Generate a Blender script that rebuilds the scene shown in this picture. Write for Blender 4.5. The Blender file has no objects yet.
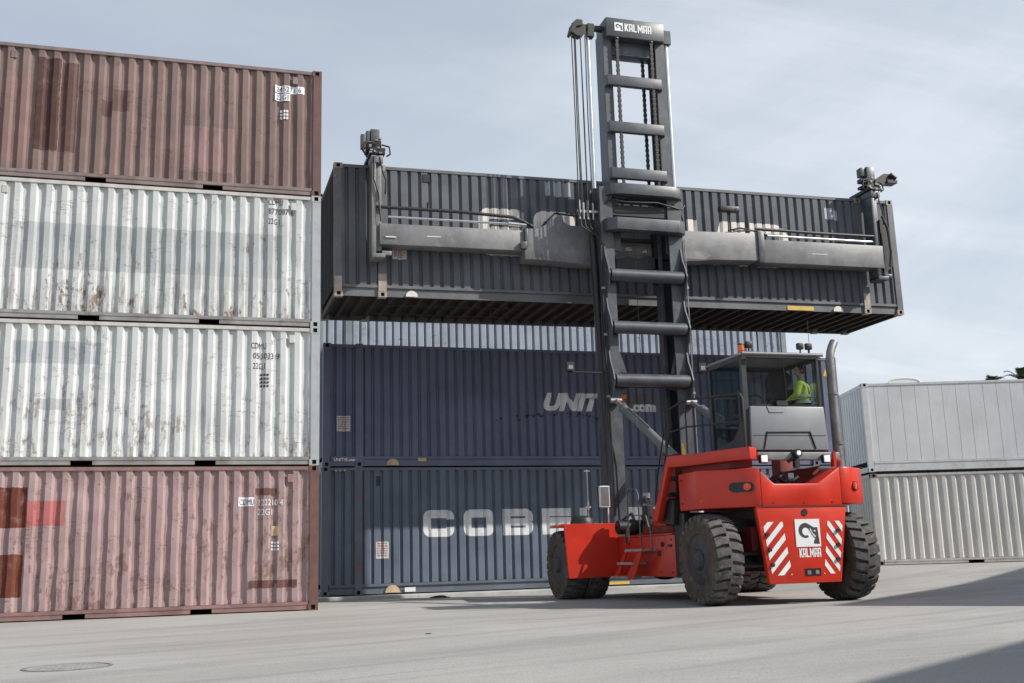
import bpy, bmesh, math, random
from mathutils import Vector, Matrix, noise
random.seed(7)
R = math.radians
S = bpy.context.scene
COL = S.collection
# ------------------------------------------------------------------ helpers
class NT:
    """small node tree writer"""
    def __init__(s, tree):
        s.t = tree; s.n = tree.nodes; s.l = tree.links
    def new(s, typ, **kw):
        n = s.n.new(typ)
        for k, v in kw.items(): setattr(n, k, v)
        return n
    def put(s, sock, v):
        if isinstance(v, bpy.types.NodeSocket): s.l.new(v, sock)
        elif v is not None: sock.default_value = v
    def math(s, op, a, b=None, c=None, clamp=False):
        n = s.new('ShaderNodeMath', operation=op, use_clamp=clamp)
        s.put(n.inputs[0], a); s.put(n.inputs[1], b)
        if c is not None: s.put(n.inputs[2], c)
        return n.outputs[0]
    def mix(s, f, a, b, blend='MIX'):
        n = s.new('ShaderNodeMix', data_type='RGBA', blend_type=blend)
        s.put(n.inputs[0], f); s.put(n.inputs[6], col4(a)); s.put(n.inputs[7], col4(b))
        return n.outputs[2]
    def noise(s, vec, scale, detail=4, rough=.55, dist=0):
        n = s.new('ShaderNodeTexNoise')
        s.put(n.inputs['Vector'], vec)
        n.inputs['Scale'].default_value = scale; n.inputs['Detail'].default_value = detail
        n.inputs['Roughness'].default_value = rough; n.inputs['Distortion'].default_value = dist
        return n.outputs['Fac']
    def mapv(s, vec, scale=(1, 1, 1), loc=(0, 0, 0), rot=(0, 0, 0)):
        n = s.new('ShaderNodeMapping')
        s.put(n.inputs[0], vec); n.inputs[1].default_value = loc; n.inputs[2].default_value = rot; n.inputs[3].default_value = scale
        return n.outputs[0]
    def ramp(s, f, a, b):
        n = s.new('ShaderNodeMapRange', interpolation_type='SMOOTHSTEP')
        s.put(n.inputs[0], f); s.put(n.inputs[1], a); s.put(n.inputs[2], b)
        return n.outputs[0]
def col4(c):
    if isinstance(c, (tuple, list)) and len(c) == 3: return (*c, 1)
    return c
def newmat(name):
    m = bpy.data.materials.new(name); m.use_nodes = True
    t = NT(m.node_tree)
    b = m.node_tree.nodes['Principled BSDF']
    return m, t, b
def bump(t, b, h, strength, dist):
    n = t.new('ShaderNodeBump'); n.inputs['Strength'].default_value = strength; n.inputs['Distance'].default_value = dist
    t.put(n.inputs['Height'], h); t.l.new(n.outputs[0], b.inputs['Normal'])
def plain(name, c, rough=.5, metal=0, var=.15, scale=6, dirt=0.0, dcol=(.16, .14, .12), spec=.5, bmp=0.15):
    m, t, b = newmat(name)
    v = t.new('ShaderNodeTexCoord').outputs['Object']
    n = t.noise(v, scale, 6, .6)
    f = t.ramp(n, .3, .7)
    cc = t.mix(f, tuple(x * (1 - var) for x in c), tuple(min(1, x * (1 + var)) for x in c))
    if dirt:
        d = t.noise(v, scale * 1.7, 9, .7)
        cc = t.mix(t.math('MULTIPLY', t.ramp(d, .48, .72), dirt), cc, dcol)
    t.put(b.inputs['Base Color'], cc)
    t.put(b.inputs['Roughness'], t.math('ADD', rough - .08, t.math('MULTIPLY', n, .16)))
    b.inputs['Metallic'].default_value = metal
    b.inputs['Specular IOR Level'].default_value = spec
    if bmp: bump(t, b, t.noise(v, scale * 12, 5), bmp, .004)
    return m
def paint(name, c, rust=.3, dirt=.3, var=.12, patches=(), H=2.59, seed=0, rough=.55, rustcol=(.085, .05, .032), low=.6, scale=1.0, scuff=0, thr=.63):
    """weathered container paint in object space: x along, z up"""
    m, t, b = newmat(name)
    v0 = t.new('ShaderNodeTexCoord').outputs['Object']
    v = t.mapv(v0, loc=(seed * 3.7, seed * 1.3, seed * 2.1))
    sep = t.new('ShaderNodeSeparateXYZ'); t.l.new(v0, sep.inputs[0])
    X, Z = sep.outputs[0], sep.outputs[2]
    n1 = t.noise(v, 1.1 * scale, 5, .6)
    cc = t.mix(t.ramp(n1, .3, .7), tuple(x * (1 - var) for x in c), tuple(min(.9, x * (1 + var)) for x in c))
    wob = t.math('MULTIPLY', t.math('SUBTRACT', t.noise(v, 9, 3), .5), .05)
    for (x0, x1, z0, z1, pc, al) in patches:
        xx = t.math('ADD', X, wob); zz = t.math('ADD', Z, wob)
        k = t.math('MULTIPLY', t.math('MULTIPLY', t.math('GREATER_THAN', xx, x0), t.math('LESS_THAN', xx, x1)),
                   t.math('MULTIPLY', t.math('GREATER_THAN', zz, z0), t.math('LESS_THAN', zz, z1)))
        worn = t.math('SUBTRACT', 1.0, t.math('MULTIPLY', t.ramp(t.noise(v, 5, 8, .7), .5, .75), .5))
        cc = t.mix(t.math('MULTIPLY', t.math('MULTIPLY', k, al), worn), cc, pc)
    # vertical streaks of grime
    st = t.noise(t.mapv(v, (7, 7, .45)), 1.6, 6, .65)
    cc = t.mix(t.math('MULTIPLY', t.ramp(st, .5, .8), dirt), cc, tuple(x * .42 + .03 for x in c))
    # chalky scuffs
    if scuff:
        sc = t.noise(t.mapv(v, (1.2, 1.2, 5)), 3, 9, .75)
        cc = t.mix(t.math('MULTIPLY', t.ramp(sc, .58, .74), scuff), cc, (.52, .52, .52))
    # rust: blotches, more of them low down, and runs below
    if rust:
        lowf = t.math('MULTIPLY', t.math('SUBTRACT', 1.0, t.ramp(Z, .1, H * .75)), low)
        r1 = t.noise(t.mapv(v, (2.4, 2.4, 1.3)), 3.2, 11, .74)
        r2 = t.noise(v, .9, 3, .5)
        g = t.math('ADD', t.math('ADD', r1, t.math('MULTIPLY', lowf, .11)), t.math('MULTIPLY', t.math('SUBTRACT', r2, .5), .35))
        k = t.ramp(g, thr, thr + .11)
        rr = t.noise(t.mapv(v, (8, 8, .8)), 1.5, 8, .7)
        g2 = t.math('ADD', rr, t.math('MULTIPLY', lowf, .14))
        k2 = t.math('MULTIPLY', t.ramp(g2, .6, .76), .6)
        rc = t.mix(t.noise(v, 14, 5), rustcol, tuple(min(1, x * 2.6) for x in rustcol))
        cc = t.mix(t.math('MULTIPLY', t.math('MAXIMUM', k, k2), rust), cc, rc)
    if rust >= .34:
        cn = t.noise(t.mapv(v, (.9, .9, 3.2)), 1.5, 7, .66, .4)
        ln = t.math('SUBTRACT', 1.0, t.ramp(t.math('ABSOLUTE', t.math('SUBTRACT', cn, .5)), .002, .013))
        msk = t.math('MULTIPLY', t.ramp(t.noise(v, 1.7, 5, .6), .47, .58), t.ramp(t.noise(v, 9, 4, .6), .4, .6))
        cc = t.mix(t.math('MULTIPLY', t.math('MULTIPLY', ln, msk), .8), cc, rustcol)
        sm = t.noise(t.mapv(v, (5, 5, 2.2), loc=(2, 0, 1)), 2.2, 9, .7)
        cc = t.mix(t.math('MULTIPLY', t.ramp(sm, .64, .72), .6), cc, tuple(x * .5 for x in rustcol))
    t.put(b.inputs['Base Color'], cc)
    t.put(b.inputs['Roughness'], t.math('ADD', rough - .1, t.math('MULTIPLY', n1, .2)))
    b.inputs['Specular IOR Level'].default_value = .15
    bump(t, b, t.math('ADD', t.noise(v, 30, 6), t.math('MULTIPLY', t.noise(v, 4, 4), 1.5)), .35, .006)
    return m

class MB:
    def __init__(s): s.bm = bmesh.new(); s.mi = 0
    def face(s, vs):
        try:
            f = s.bm.faces.new(vs); f.material_index = s.mi; return f
        except ValueError: return None
    def poly(s, pts): return s.face([s.bm.verts.new(p) for p in pts])
    def hexa(s, p):
        v = [s.bm.verts.new(q) for q in p]
        for f in ((0, 3, 2, 1), (4, 5, 6, 7), (0, 1, 5, 4), (1, 2, 6, 5), (2, 3, 7, 6), (3, 0, 4, 7)): s.face([v[i] for i in f])
    def box(s, x0, x1, y0, y1, z0, z1):
        s.hexa([(x0, y0, z0), (x1, y0, z0), (x1, y1, z0), (x0, y1, z0), (x0, y0, z1), (x1, y0, z1), (x1, y1, z1), (x0, y1, z1)])
        return s
    def prism(s, poly, axis, a0, a1):
        def P(p, a):
            return {'x': (a, p[0], p[1]), 'y': (p[0], a, p[1]), 'z': (p[0], p[1], a)}[axis]
        A = [s.bm.verts.new(P(p, a0)) for p in poly]; B = [s.bm.verts.new(P(p, a1)) for p in poly]
        n = len(poly)
        s.face(A[::-1]); s.face(B)
        for i in range(n): s.face([A[i], A[(i + 1) % n], B[(i + 1) % n], B[i]])
        return s
    def tube(s, pts, r, n=8, r2=None, caps=True):
        pts = [Vector(p) for p in pts]; rings = []
        ref = None
        for i, p in enumerate(pts):
            if i == 0: d = pts[1] - p
            elif i == len(pts) - 1: d = p - pts[i - 1]
            else: d = (pts[i + 1] - p).normalized() + (p - pts[i - 1]).normalized()
            d.normalize()
            if ref is None: ref = Vector((0, 0, 1)) if abs(d.z) < .9 else Vector((1, 0, 0))
            a = d.cross(ref).normalized(); bb = a.cross(d).normalized(); ref = bb
            k = 1.0
            if 0 < i < len(pts) - 1:
                c = (pts[i + 1] - p).normalized().dot((p - pts[i - 1]).normalized()); k = 1 / max(.5, math.sqrt((1 + c) / 2))
            rr = r if r2 is None else r + (r2 - r) * i / (len(pts) - 1)
            rings.append([s.bm.verts.new(p + (a * math.cos(2 * math.pi * j / n) + bb * math.sin(2 * math.pi * j / n)) * rr * (k if 0 < i < len(pts) - 1 else 1)) for j in range(n)])
        for A, B in zip(rings, rings[1:]):
            for j in range(n): s.face([A[j], A[(j + 1) % n], B[(j + 1) % n], B[j]])
        if caps: s.face(rings[0][::-1]); s.face(rings[-1])
        return s
    def lathe(s, prof, n=32, axis='x', c=(0, 0, 0), closed=False):
        rings = []
        for (r, a) in prof:
            ring = []
            for j in range(n):
                t = 2 * math.pi * j / n; u, w = r * math.cos(t), r * math.sin(t)
                p = {'x': (a, u, w), 'y': (u, a, w), 'z': (u, w, a)}[axis]
                ring.append(s.bm.verts.new((p[0] + c[0], p[1] + c[1], p[2] + c[2])))
            rings.append(ring)
        seq = list(zip(rings, rings[1:]))
        if closed: seq.append((rings[-1], rings[0]))
        for A, B in seq:
            for j in range(n): s.face([A[j], A[(j + 1) % n], B[(j + 1) % n], B[j]])
        if not closed: s.face(rings[0][::-1]); s.face(rings[-1])
        return s
    def bevel(s, w, seg=2, ang=.5):
        bmesh.ops.recalc_face_normals(s.bm, faces=s.bm.faces[:])
        ed = [e for e in s.bm.edges if len(e.link_faces) == 2 and e.calc_face_angle(0) > ang]
        bmesh.ops.bevel(s.bm, geom=ed, offset=w, segments=seg, affect='EDGES', clamp_overlap=True, profile=.5)
        return s
    def build(s, name, mats, parent=None, loc=None, org=None, sharp=35, recalc=True):
        if org is not None: bmesh.ops.translate(s.bm, verts=s.bm.verts[:], vec=-Vector(org))
        if recalc: bmesh.ops.recalc_face_normals(s.bm, faces=s.bm.faces[:])
        me = bpy.data.meshes.new(name); s.bm.to_mesh(me); s.bm.free()
        for m in (mats if isinstance(mats, (list, tuple)) else [mats]): me.materials.append(m)
        me.shade_smooth(); me.set_sharp_from_angle(angle=R(sharp))
        o = bpy.data.objects.new(name, me); COL.objects.link(o)
        if parent is not None: o.parent = parent
        if loc is not None: o.location = loc
        return o
def islands(m):
    """splits a builder into one builder per loose piece"""
    seen = set(); outl = []
    for v in m.bm.verts:
        if v in seen: continue
        st = [v]; seen.add(v); comp = [v]
        while st:
            q = st.pop()
            for e in q.link_edges:
                o = e.other_vert(q)
                if o not in seen: seen.add(o); st.append(o); comp.append(o)
        n = MB(); mp = {q: n.bm.verts.new(q.co) for q in comp}
        for f in {f for q in comp for f in q.link_faces}:
            g = n.bm.faces.new([mp[q] for q in f.verts]); g.material_index = f.material_index
        outl.append(n)
    m.bm.free(); return outl
def empty(name, loc=(0, 0, 0), rot=(0, 0, 0)):
    o = bpy.data.objects.new(name, None); COL.objects.link(o); o.location = loc; o.rotation_euler = rot
    o.empty_display_size = .2
    return o
def tag(o, label, cat, group=None, kind=None):
    if label: o['label'] = label
    if cat: o['category'] = cat
    if group: o['group'] = group
    if kind: o['kind'] = kind
    return o
# ---- lettering: outlines -> flat mesh in the x-z plane, then laid on a profile
def curve_mesh(loops=None, text=None, size=1, offset=0, shear=0, sx=1, spacing=1):
    if text is not None:
        cu = bpy.data.curves.new('t', 'FONT'); cu.body = text; cu.size = size; cu.offset = offset; cu.shear = shear; cu.space_character = spacing
        cu.resolution_u = 3
    else:
        cu = bpy.data.curves.new('t', 'CURVE'); cu.dimensions = '2D'; cu.fill_mode = 'BOTH'
        for lp in loops:
            sp = cu.splines.new('POLY'); sp.points.add(len(lp) - 1)
            for q, p in zip(sp.points, lp): q.co = (p[0], p[1], 0, 1)
            sp.use_cyclic_u = True
    ob = bpy.data.objects.new('t', cu); COL.objects.link(ob)
    dg = bpy.context.evaluated_depsgraph_get(); dg.update()
    me = bpy.data.meshes.new_from_object(ob.evaluated_get(dg))
    bm = bmesh.new(); bm.from_mesh(me)
    bpy.data.objects.remove(ob); bpy.data.curves.remove(cu); bpy.data.meshes.remove(me)
    for v in bm.verts: v.co.x *= sx
    return bm
def arc(cx, cy, r, a0, a1, n=5): return [(cx + r * math.cos(R(a0 + (a1 - a0) * i / n)), cy + r * math.sin(R(a0 + (a1 - a0) * i / n))) for i in range(n + 1)]
def glyph(ch, w, h, t, r):
    if ch == 'C': return [[(w, .64 * h)] + arc(w - r, h - r, r, 0, 90) + arc(r, h - r, r, 90, 180) + arc(r, r, r, 180, 270) + arc(w - r, r, r, 270, 360) + [(w, .36 * h), (w - t, .36 * h), (w - t, t), (t, t), (t, h - t), (w - t, h - t), (w - t, .64 * h)]]
    if ch in 'OD':
        L = arc(r, h - r, r, 90, 180) + arc(r, r, r, 180, 270) if ch == 'O' else [(0, h), (0, 0)]
        return [arc(w - r, h - r, r, 0, 90) + L + arc(w - r, r, r, 270, 360), [(t, t), (t, h - t), (w - t, h - t), (w - t, t)]]
    if ch == 'B':
        q = (h - 3 * t * .92) / 2; t2 = t * .92
        return [arc(w - r, h - r, r, 0, 90) + [(0, h), (0, 0)] + arc(w - r, r, r, 270, 360) + [(w, h * .45), (w - .05 * w, h * .5), (w, h * .55)],
                [(t, t2), (t, t2 + q), (w - t, t2 + q), (w - t, t2)], [(t, 2 * t2 + q), (t, h - t2), (w - t, h - t2), (w - t, 2 * t2 + q)]]
    a = t * .5
    if ch == 'E': return [[(0, 0), (w, 0), (w, t), (t, t), (t, h / 2 - a), (w, h / 2 - a), (w, h / 2 + a), (t, h / 2 + a), (t, h - t), (w, h - t), (w, h), (0, h)]]
    if ch == 'e': return [[(0 + r, 0), (w, 0), (w, t), (t, t), (t, h / 2 - a), (w, h / 2 - a), (w, h / 2 + a), (t, h / 2 + a), (t, h - t), (w, h - t), (w, h)] + arc(r, h - r, r, 90, 180) + arc(r, r, r, 180, 270)[:-1]]
    if ch == 'F': return [[(0, 0), (t, 0), (t, h / 2 - a), (w * .9, h / 2 - a), (w * .9, h / 2 + a), (t, h / 2 + a), (t, h - t), (w, h - t), (w, h), (0, h)]]
    if ch == 'L': return [[(0, 0), (w, 0), (w, t), (t, t), (t, h), (0, h)]]
    if ch == 'I': return [[(0, 0), (t, 0), (t, h), (0, h)]]
    if ch == 'T': c = w / 2; return [[(c - a, 0), (c + a, 0), (c + a, h - t), (w, h - t), (w, h), (0, h), (0, h - t), (c - a, h - t)]]
    if ch == 'A': return [[(0, 0), (t, 0), (t * 1.25, h * .2), (w - t, h * .2), (w - t, 0), (w, 0), (w, h), (.34 * w, h)], [(t * 1.6, h * .2 + t), (w - t, h * .2 + t), (w - t, h - t), (.34 * w + t * .5, h - t)]]
    if ch == 'R': return [arc(w - r, h - r, r, 0, 90) + [(0, h), (0, 0), (t, 0), (t, h * .38), (w * .5, h * .38), (w - t, 0), (w, 0), (w * .75, h * .4)] + [(w, h * .5)], [(t, h * .38 + t), (t, h - t), (w - t, h - t), (w - t, h * .38 + t)]]
def block_glyph(ch, w, h, t):
    r = t * .5
    if ch == 'A': return [arc(w - r, h - r, r, 0, 90, 3) + arc(r, h - r, r, 90, 180, 3) + [(0, 0), (t, 0), (t, h * .30), (w - t, h * .30), (w - t, 0), (w, 0)], [(t, h * .30 + t * .8), (t, h - t * .8), (w - t, h - t * .8), (w - t, h * .30 + t * .8)]]
    if ch == 'K': return [[(0, 0), (t, 0), (t, .40 * h), (w - 1.05 * t, 0), (w, 0), (w, .08 * h), (.60 * w, .5 * h), (w, .92 * h), (w, h), (w - 1.05 * t, h), (t, .60 * h), (t, h), (0, h)]]
    if ch == 'M': return [[(0, 0), (t, 0), (t, .58 * h), (w / 2, .12 * h), (w - t, .58 * h), (w - t, 0), (w, 0), (w, h), (w - t, h), (w / 2, .50 * h), (t, h), (0, h)]]
    if ch == 'L': return [[(0, 0), (w * .9, 0), (w * .9, t), (t, t), (t, h), (0, h)]]
    if ch == 'R': return [arc(w - r, h - r, r, 0, 90, 3) + [(0, h), (0, 0), (t, 0), (t, h * .34), (w - t, h * .34), (w - t, 0), (w, 0), (w, h * .40), (w * .94, h * .46), (w, h * .52)], [(t, h * .34 + t * .8), (t, h - t * .8), (w - t, h - t * .8), (w - t, h * .34 + t * .8)]]
def wordmark(h, u0, u1, z):
    bm = bmesh.new(); x = 0
    for ch in 'KALMAR':
        w = 1.35 if ch == 'M' else 1.0
        b2 = curve_mesh(block_glyph(ch, w, 1.9, .33))
        for v in b2.verts: v.co.x += x
        me = bpy.data.meshes.new('g'); b2.to_mesh(me); b2.free(); bm.from_mesh(me); bpy.data.meshes.remove(me); x += w + .15
    k = (u1 - u0) / (x - .15)
    for v in bm.verts: v.co = (u0 + v.co.x * k, z + v.co.y / 1.9 * h, 0)
    return bm
def word(chs, w, h, t, r, pitch):
    bm = bmesh.new()
    for i, ch in enumerate(chs):
        if ch == ' ': continue
        b2 = curve_mesh(glyph(ch, w, h, t, r))
        for v in b2.verts: v.co.x += i * pitch
        me = bpy.data.meshes.new('g'); b2.to_mesh(me); b2.free(); bm.from_mesh(me); bpy.data.meshes.remove(me)
    return bm
def rects(lst):
    bm = bmesh.new()
    for (x0, x1, z0, z1) in lst: bm.faces.new([bm.verts.new(p) for p in ((x0, z0, 0), (x1, z0, 0), (x1, z1, 0), (x0, z1, 0))])
    return bm
class Profile:
    """corrugation: depth(x) for x in [x0,x1]"""
    def __init__(s, x0, x1, pitch, depth, fo=.36, fi=.30):
        n = max(1, round((x1 - x0) / pitch)); p = (x1 - x0) / n
        sl = (1 - fo - fi) / 2
        s.pts = [(x0, 0)]
        for i in range(n):
            a = x0 + i * p
            s.pts += [(a + fo * p / 2, 0), (a + (fo / 2 + sl) * p, depth), (a + (fo / 2 + sl + fi) * p, depth), (a + (fo / 2 + 2 * sl + fi) * p, 0)]
        s.pts.append((x1, 0))
    def __call__(s, x):
        P = s.pts
        if x <= P[0][0]: return P[0][1]
        for (a, d0), (b, d1) in zip(P, P[1:]):
            if x <= b: return d0 + (d1 - d0) * (x - a) / max(1e-6, b - a)
        return P[-1][1]
def lay(bm, name, mat, parent, x, z, prof=None, y0=0.0, off=.004, hold=None):
    """places flat lettering (x,y) at x,z on the panel whose face sits at y0+prof(x)"""
    for v in bm.verts: v.co = (v.co.x + x, 0, v.co.y + z)
    if prof:
        xs = [v.co.x for v in bm.verts]; lo, hi = min(xs), max(xs)
        for (bx, _) in prof.pts:
            if lo < bx < hi:
                bmesh.ops.bisect_plane(bm, geom=bm.verts[:] + bm.edges[:] + bm.faces[:], plane_co=(bx, 0, 0), plane_no=(1, 0, 0), dist=1e-5)
    for v in bm.verts: v.co.y = y0 + (prof(v.co.x) if prof else 0) - off
    for f in bm.faces:
        f.normal_update()
        if f.normal.y > 0: f.normal_flip()
    me = bpy.data.meshes.new(name); bm.to_mesh(me); bm.free(); me.materials.append(mat)
    o = bpy.data.objects.new(name, me); COL.objects.link(o); o.parent = parent
    return o

# ------------------------------------------------------------------ render, camera, light
S.render.engine = 'CYCLES'
S.view_settings.view_transform = 'Standard'; S.view_settings.look = 'None'; S.view_settings.gamma = 1
S.view_settings.exposure = 0.30
S.render.resolution_x, S.render.resolution_y = 1024, 683
cam = bpy.data.cameras.new('camera'); co = bpy.data.objects.new('camera', cam); COL.objects.link(co); S.camera = co
cam.lens = 37.903; cam.sensor_width = 36; cam.clip_end = 3000; cam.clip_start = .05
rt, up, fw = Vector((.958323, -.284303, -.028071)), Vector((-.029489, -.196175, .980125)), Vector((.284159, .938449, .196383))
M = Matrix((rt, up, -fw)).transposed().to_4x4(); M.translation = (-2.7722, -21.651, .8246); co.matrix_world = M
SUN = Vector((-1.65, 1, -1.45)).normalized()
sl = bpy.data.lights.new('sun', 'SUN'); sl.energy = 4.0; sl.angle = R(.53); sl.color = (1, .955, .89)
so = bpy.data.objects.new('sun', sl); COL.objects.link(so); so.rotation_euler = SUN.to_track_quat('-Z', 'Y').to_euler(); so.location = (20, -20, 30)
W = bpy.data.worlds.new('World'); S.world = W; W.use_nodes = True
t = NT(W.node_tree); bg = W.node_tree.nodes['Background']
sky = t.new('ShaderNodeTexSky'); sky.sky_type = 'NISHITA'; sky.sun_disc = False; sky.sun_elevation = R(36.9); sky.sun_rotation = R(121.2)
sky.dust_density = 2.0; sky.air_density = 1.0; sky.ozone_density = 1.0
gv = t.new('ShaderNodeTexCoord').outputs['Generated']
sp = t.new('ShaderNodeSeparateXYZ'); t.l.new(gv, sp.inputs[0])
inv = t.math('DIVIDE', 1.0, t.math('MAXIMUM', t.math('ADD', sp.outputs[2], .18), .05))
cv = t.new('ShaderNodeVectorMath', operation='SCALE'); t.l.new(gv, cv.inputs[0]); t.l.new(inv, cv.inputs[3])
n1 = t.noise(t.mapv(cv.outputs[0], (1, .5, 1), rot=(0, 0, R(35))), .9, 7, .62, .6)
n2 = t.noise(t.mapv(cv.outputs[0], (.5, 2.2, 1), rot=(0, 0, R(-28))), 1.3, 8, .6, .4)
cl = t.math('ADD', t.math('MULTIPLY', t.ramp(n1, .42, .72), .5), t.math('MULTIPLY', t.ramp(n2, .45, .75), .45), clamp=True)
side = t.math('ADD', t.math('MULTIPLY', sp.outputs[0], .9), .15, clamp=True)   # the veil thickens to the right
low = t.ramp(sp.outputs[2], .45, .0)
high = t.math('SUBTRACT', 1.0, t.math('MULTIPLY', t.ramp(sp.outputs[2], .48, .8), .8))
veil = t.math('MULTIPLY', t.math('ADD', t.math('ADD', .42, t.math('MULTIPLY', low, .2)), t.math('MULTIPLY', cl, t.math('ADD', .14, t.math('MULTIPLY', side, .42))), clamp=True), high)
skyc = t.mix(veil, sky.outputs[0], (7.15, 7.6, 8.05))
t.put(bg.inputs[0], skyc); bg.inputs[1].default_value = .101

# ------------------------------------------------------------------ materials
BLACK = plain('black_void', (.006, .006, .006), .9, bmp=0)
DGREY = plain('mast_grey', (.068, .077, .087), .42, .0, .18, 3, .35, (.2, .19, .18))
MGREY = plain('spreader_grey', (.175, .178, .182), .5, 0, .2, 2.2, .5, (.33, .31, .29))
TGREY = plain('cylinder_grey', (.16, .17, .18), .4, 0, .15, 4, .3, (.25, .24, .23))
STEP = plain('step_grating', (.34, .335, .33), .6, .2, .2, 9, .5, (.2, .16, .14))
CABG = plain('cab_grey', (.23, .245, .255), .4, 0, .06, 3, .12, (.33, .32, .3), bmp=.05)
CABD = plain('cab_frame', (.042, .046, .05), .4, 0, .1, 5)
RED = plain('red_paint', (.55, .032, .015), .34, 0, .10, 2.0, .28, (.36, .07, .05), bmp=.06)
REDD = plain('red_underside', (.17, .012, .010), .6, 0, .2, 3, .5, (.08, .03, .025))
BLK = plain('black_parts', (.018, .018, .019), .5, 0, .3, 8, .3, (.08, .075, .07))
RUB = plain('tyre_rubber', (.088, .085, .082), .85, 0, .35, 7, .7, (.21, .198, .182), spec=.25, bmp=.4)
RUBW = plain('tyre_wall', (.082, .065, .053), .85, 0, .3, 5, .7, (.16, .13, .105), spec=.25, bmp=.4)
RIM = plain('rim_grey', (.032, .034, .038), .5, 0, .3, 6, .4, (.12, .11, .1))
CHROME = plain('chrome_rod', (.72, .74, .76), .22, .85, .05, 4, bmp=0)
STEEL = plain('bare_steel', (.32, .32, .32), .4, .6, .2, 8, .3)
EXH = plain('exhaust_steel', (.23, .225, .22), .5, .4, .2, 5, .4, (.2, .17, .14))
WHITE = plain('white_film', (.74, .75, .76), .5, 0, .05, 3, .15, (.45, .43, .4), bmp=0)
OFFW = plain('lettering_white', (.74, .75, .76), .55, 0, .1, 2.5, .45, (.36, .37, .39), bmp=0)
GREYL = plain('lettering_faded', (.42, .44, .48), .55, 0, .1, 2.5, .4, (.28, .3, .36), bmp=0)
CREAM = plain('lettering_cream', (.72, .68, .62), .55, 0, .08, 3, .35, (.48, .46, .43), bmp=0)
INK = plain('black_ink', (.03, .032, .034), .6, 0, .2, 6, .3, (.14, .15, .15), bmp=0)
YEL = plain('yellow_mark', (.62, .43, .08), .5, 0, .1, 5, .3, (.3, .22, .1), bmp=0)
SAND = plain('sand_mark', (.55, .42, .26), .6, 0, .1, 5, .3, (.3, .22, .15), bmp=0)
PLAC = plain('placard_white', (.62, .60, .59), .55, 0, .12, 9, .5, (.4, .33, .31), bmp=0)
PINK = plain('placard_print', (.36, .20, .185), .6, 0, .25, 12, .4, (.5, .45, .43), bmp=0)
REDM = plain('red_mark', (.45, .06, .05), .6, 0, .1, 6, .3, bmp=0)
HIVIS = plain('hivis_yellow', (.62, .72, .12), .7, 0, .08, 6, .1, bmp=.1)
DENIM = plain('dark_trousers', (.03, .035, .05), .8, 0, .1, 8)
SKIN = plain('skin', (.55, .33, .24), .5, 0, .06, 8)
HAIR = plain('hair', (.04, .028, .02), .7, 0, .1, 30)
SEATM = plain('seat_fabric', (.035, .037, .04), .85, 0, .15, 10)
AMBER = plain('amber_lens', (.75, .16, .04), .25, 0, .05, 5, bmp=0)
TAIL = plain('tail_lens', (.8, .06, .03), .2, 0, .05, 5, bmp=0)
LENS, _t, _b = newmat('lamp_lens'); _b.inputs['Base Color'].default_value = (.85, .87, .9, 1); _b.inputs['Roughness'].default_value = .15
_b.inputs['Emission Color'].default_value = (1, .98, .92, 1); _b.inputs['Emission Strength'].default_value = .15
GLASS = bpy.data.materials.new('tinted_glass'); GLASS.use_nodes = True
t = NT(GLASS.node_tree); t.n.clear()
out = t.new('ShaderNodeOutputMaterial'); tr = t.new('ShaderNodeBsdfTransparent'); gl = t.new('ShaderNodeBsdfGlossy'); mx = t.new('ShaderNodeMixShader')
tr.inputs[0].default_value = (.85, .915, .905, 1); gl.inputs['Roughness'].default_value = .03
ge = t.new('ShaderNodeNewGeometry'); dp = t.new('ShaderNodeVectorMath', operation='DOT_PRODUCT'); t.l.new(ge.outputs['Normal'], dp.inputs[0]); t.l.new(ge.outputs['Incoming'], dp.inputs[1])
fc = t.math('POWER', t.math('SUBTRACT', 1.0, t.math('ABSOLUTE', dp.outputs['Value'])), 5.0)
t.put(mx.inputs[0], t.math('ADD', .12, t.math('MULTIPLY', fc, .85))); t.l.new(tr.outputs[0], mx.inputs[1]); t.l.new(gl.outputs[0], mx.inputs[2]); t.l.new(mx.outputs[0], out.inputs[0])

# ------------------------------------------------------------------ ground
def sstep(a, b, x):
    k = min(1, max(0, (x - a) / (b - a))); return k * k * (3 - 2 * k)
def gz(x, y): return .308 * sstep(8.5, 15.5, x) * sstep(-3.5, 4.0, y) - .002
GM, t, b = newmat('yard_concrete')
v = t.new('ShaderNodeTexCoord').outputs['Object']
rv = t.mapv(v, rot=(0, 0, R(-24)))
a = t.noise(v, .22, 5, .6); st1 = t.noise(t.mapv(rv, (.10, 1.5, 1)), 1.0, 7, .62, .3); st2 = t.noise(t.mapv(v, (.16, 2.6, 1), rot=(0, 0, R(-8))), 1.2, 8, .65, .2)
fine = t.noise(v, 38, 7, .7); med = t.noise(v, 3.2, 7, .68)
c = t.mix(t.ramp(a, .3, .7), (.375, .366, .340), (.445, .436, .408))
c = t.mix(t.math('MULTIPLY', t.ramp(st1, .44, .70), .62), c, (.25, .245, .235))
c = t.mix(t.math('MULTIPLY', t.ramp(st2, .52, .74), .5), c, (.56, .55, .52))
c = t.mix(t.math('MULTIPLY', t.ramp(med, .54, .72), .42), c, (.27, .26, .25))
spot = t.noise(t.mapv(v, (.7, 2.0, 1), loc=(3, 8, 0)), .8, 8, .7)
c = t.mix(t.math('MULTIPLY', t.ramp(spot, .60, .72), .55), c, (.14, .135, .125))
big = t.noise(t.mapv(rv, (.05, .35, 1), loc=(4, 2, 0)), 1.0, 6, .65, .8)
c = t.mix(t.math('MULTIPLY', t.ramp(big, .45, .68), .45), c, (.29, .285, .268))
tm = t.noise(t.mapv(v, (.22, 1.1, 1), loc=(1, 5, 0), rot=(0, 0, R(12))), 1.3, 9, .72, .5)
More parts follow.
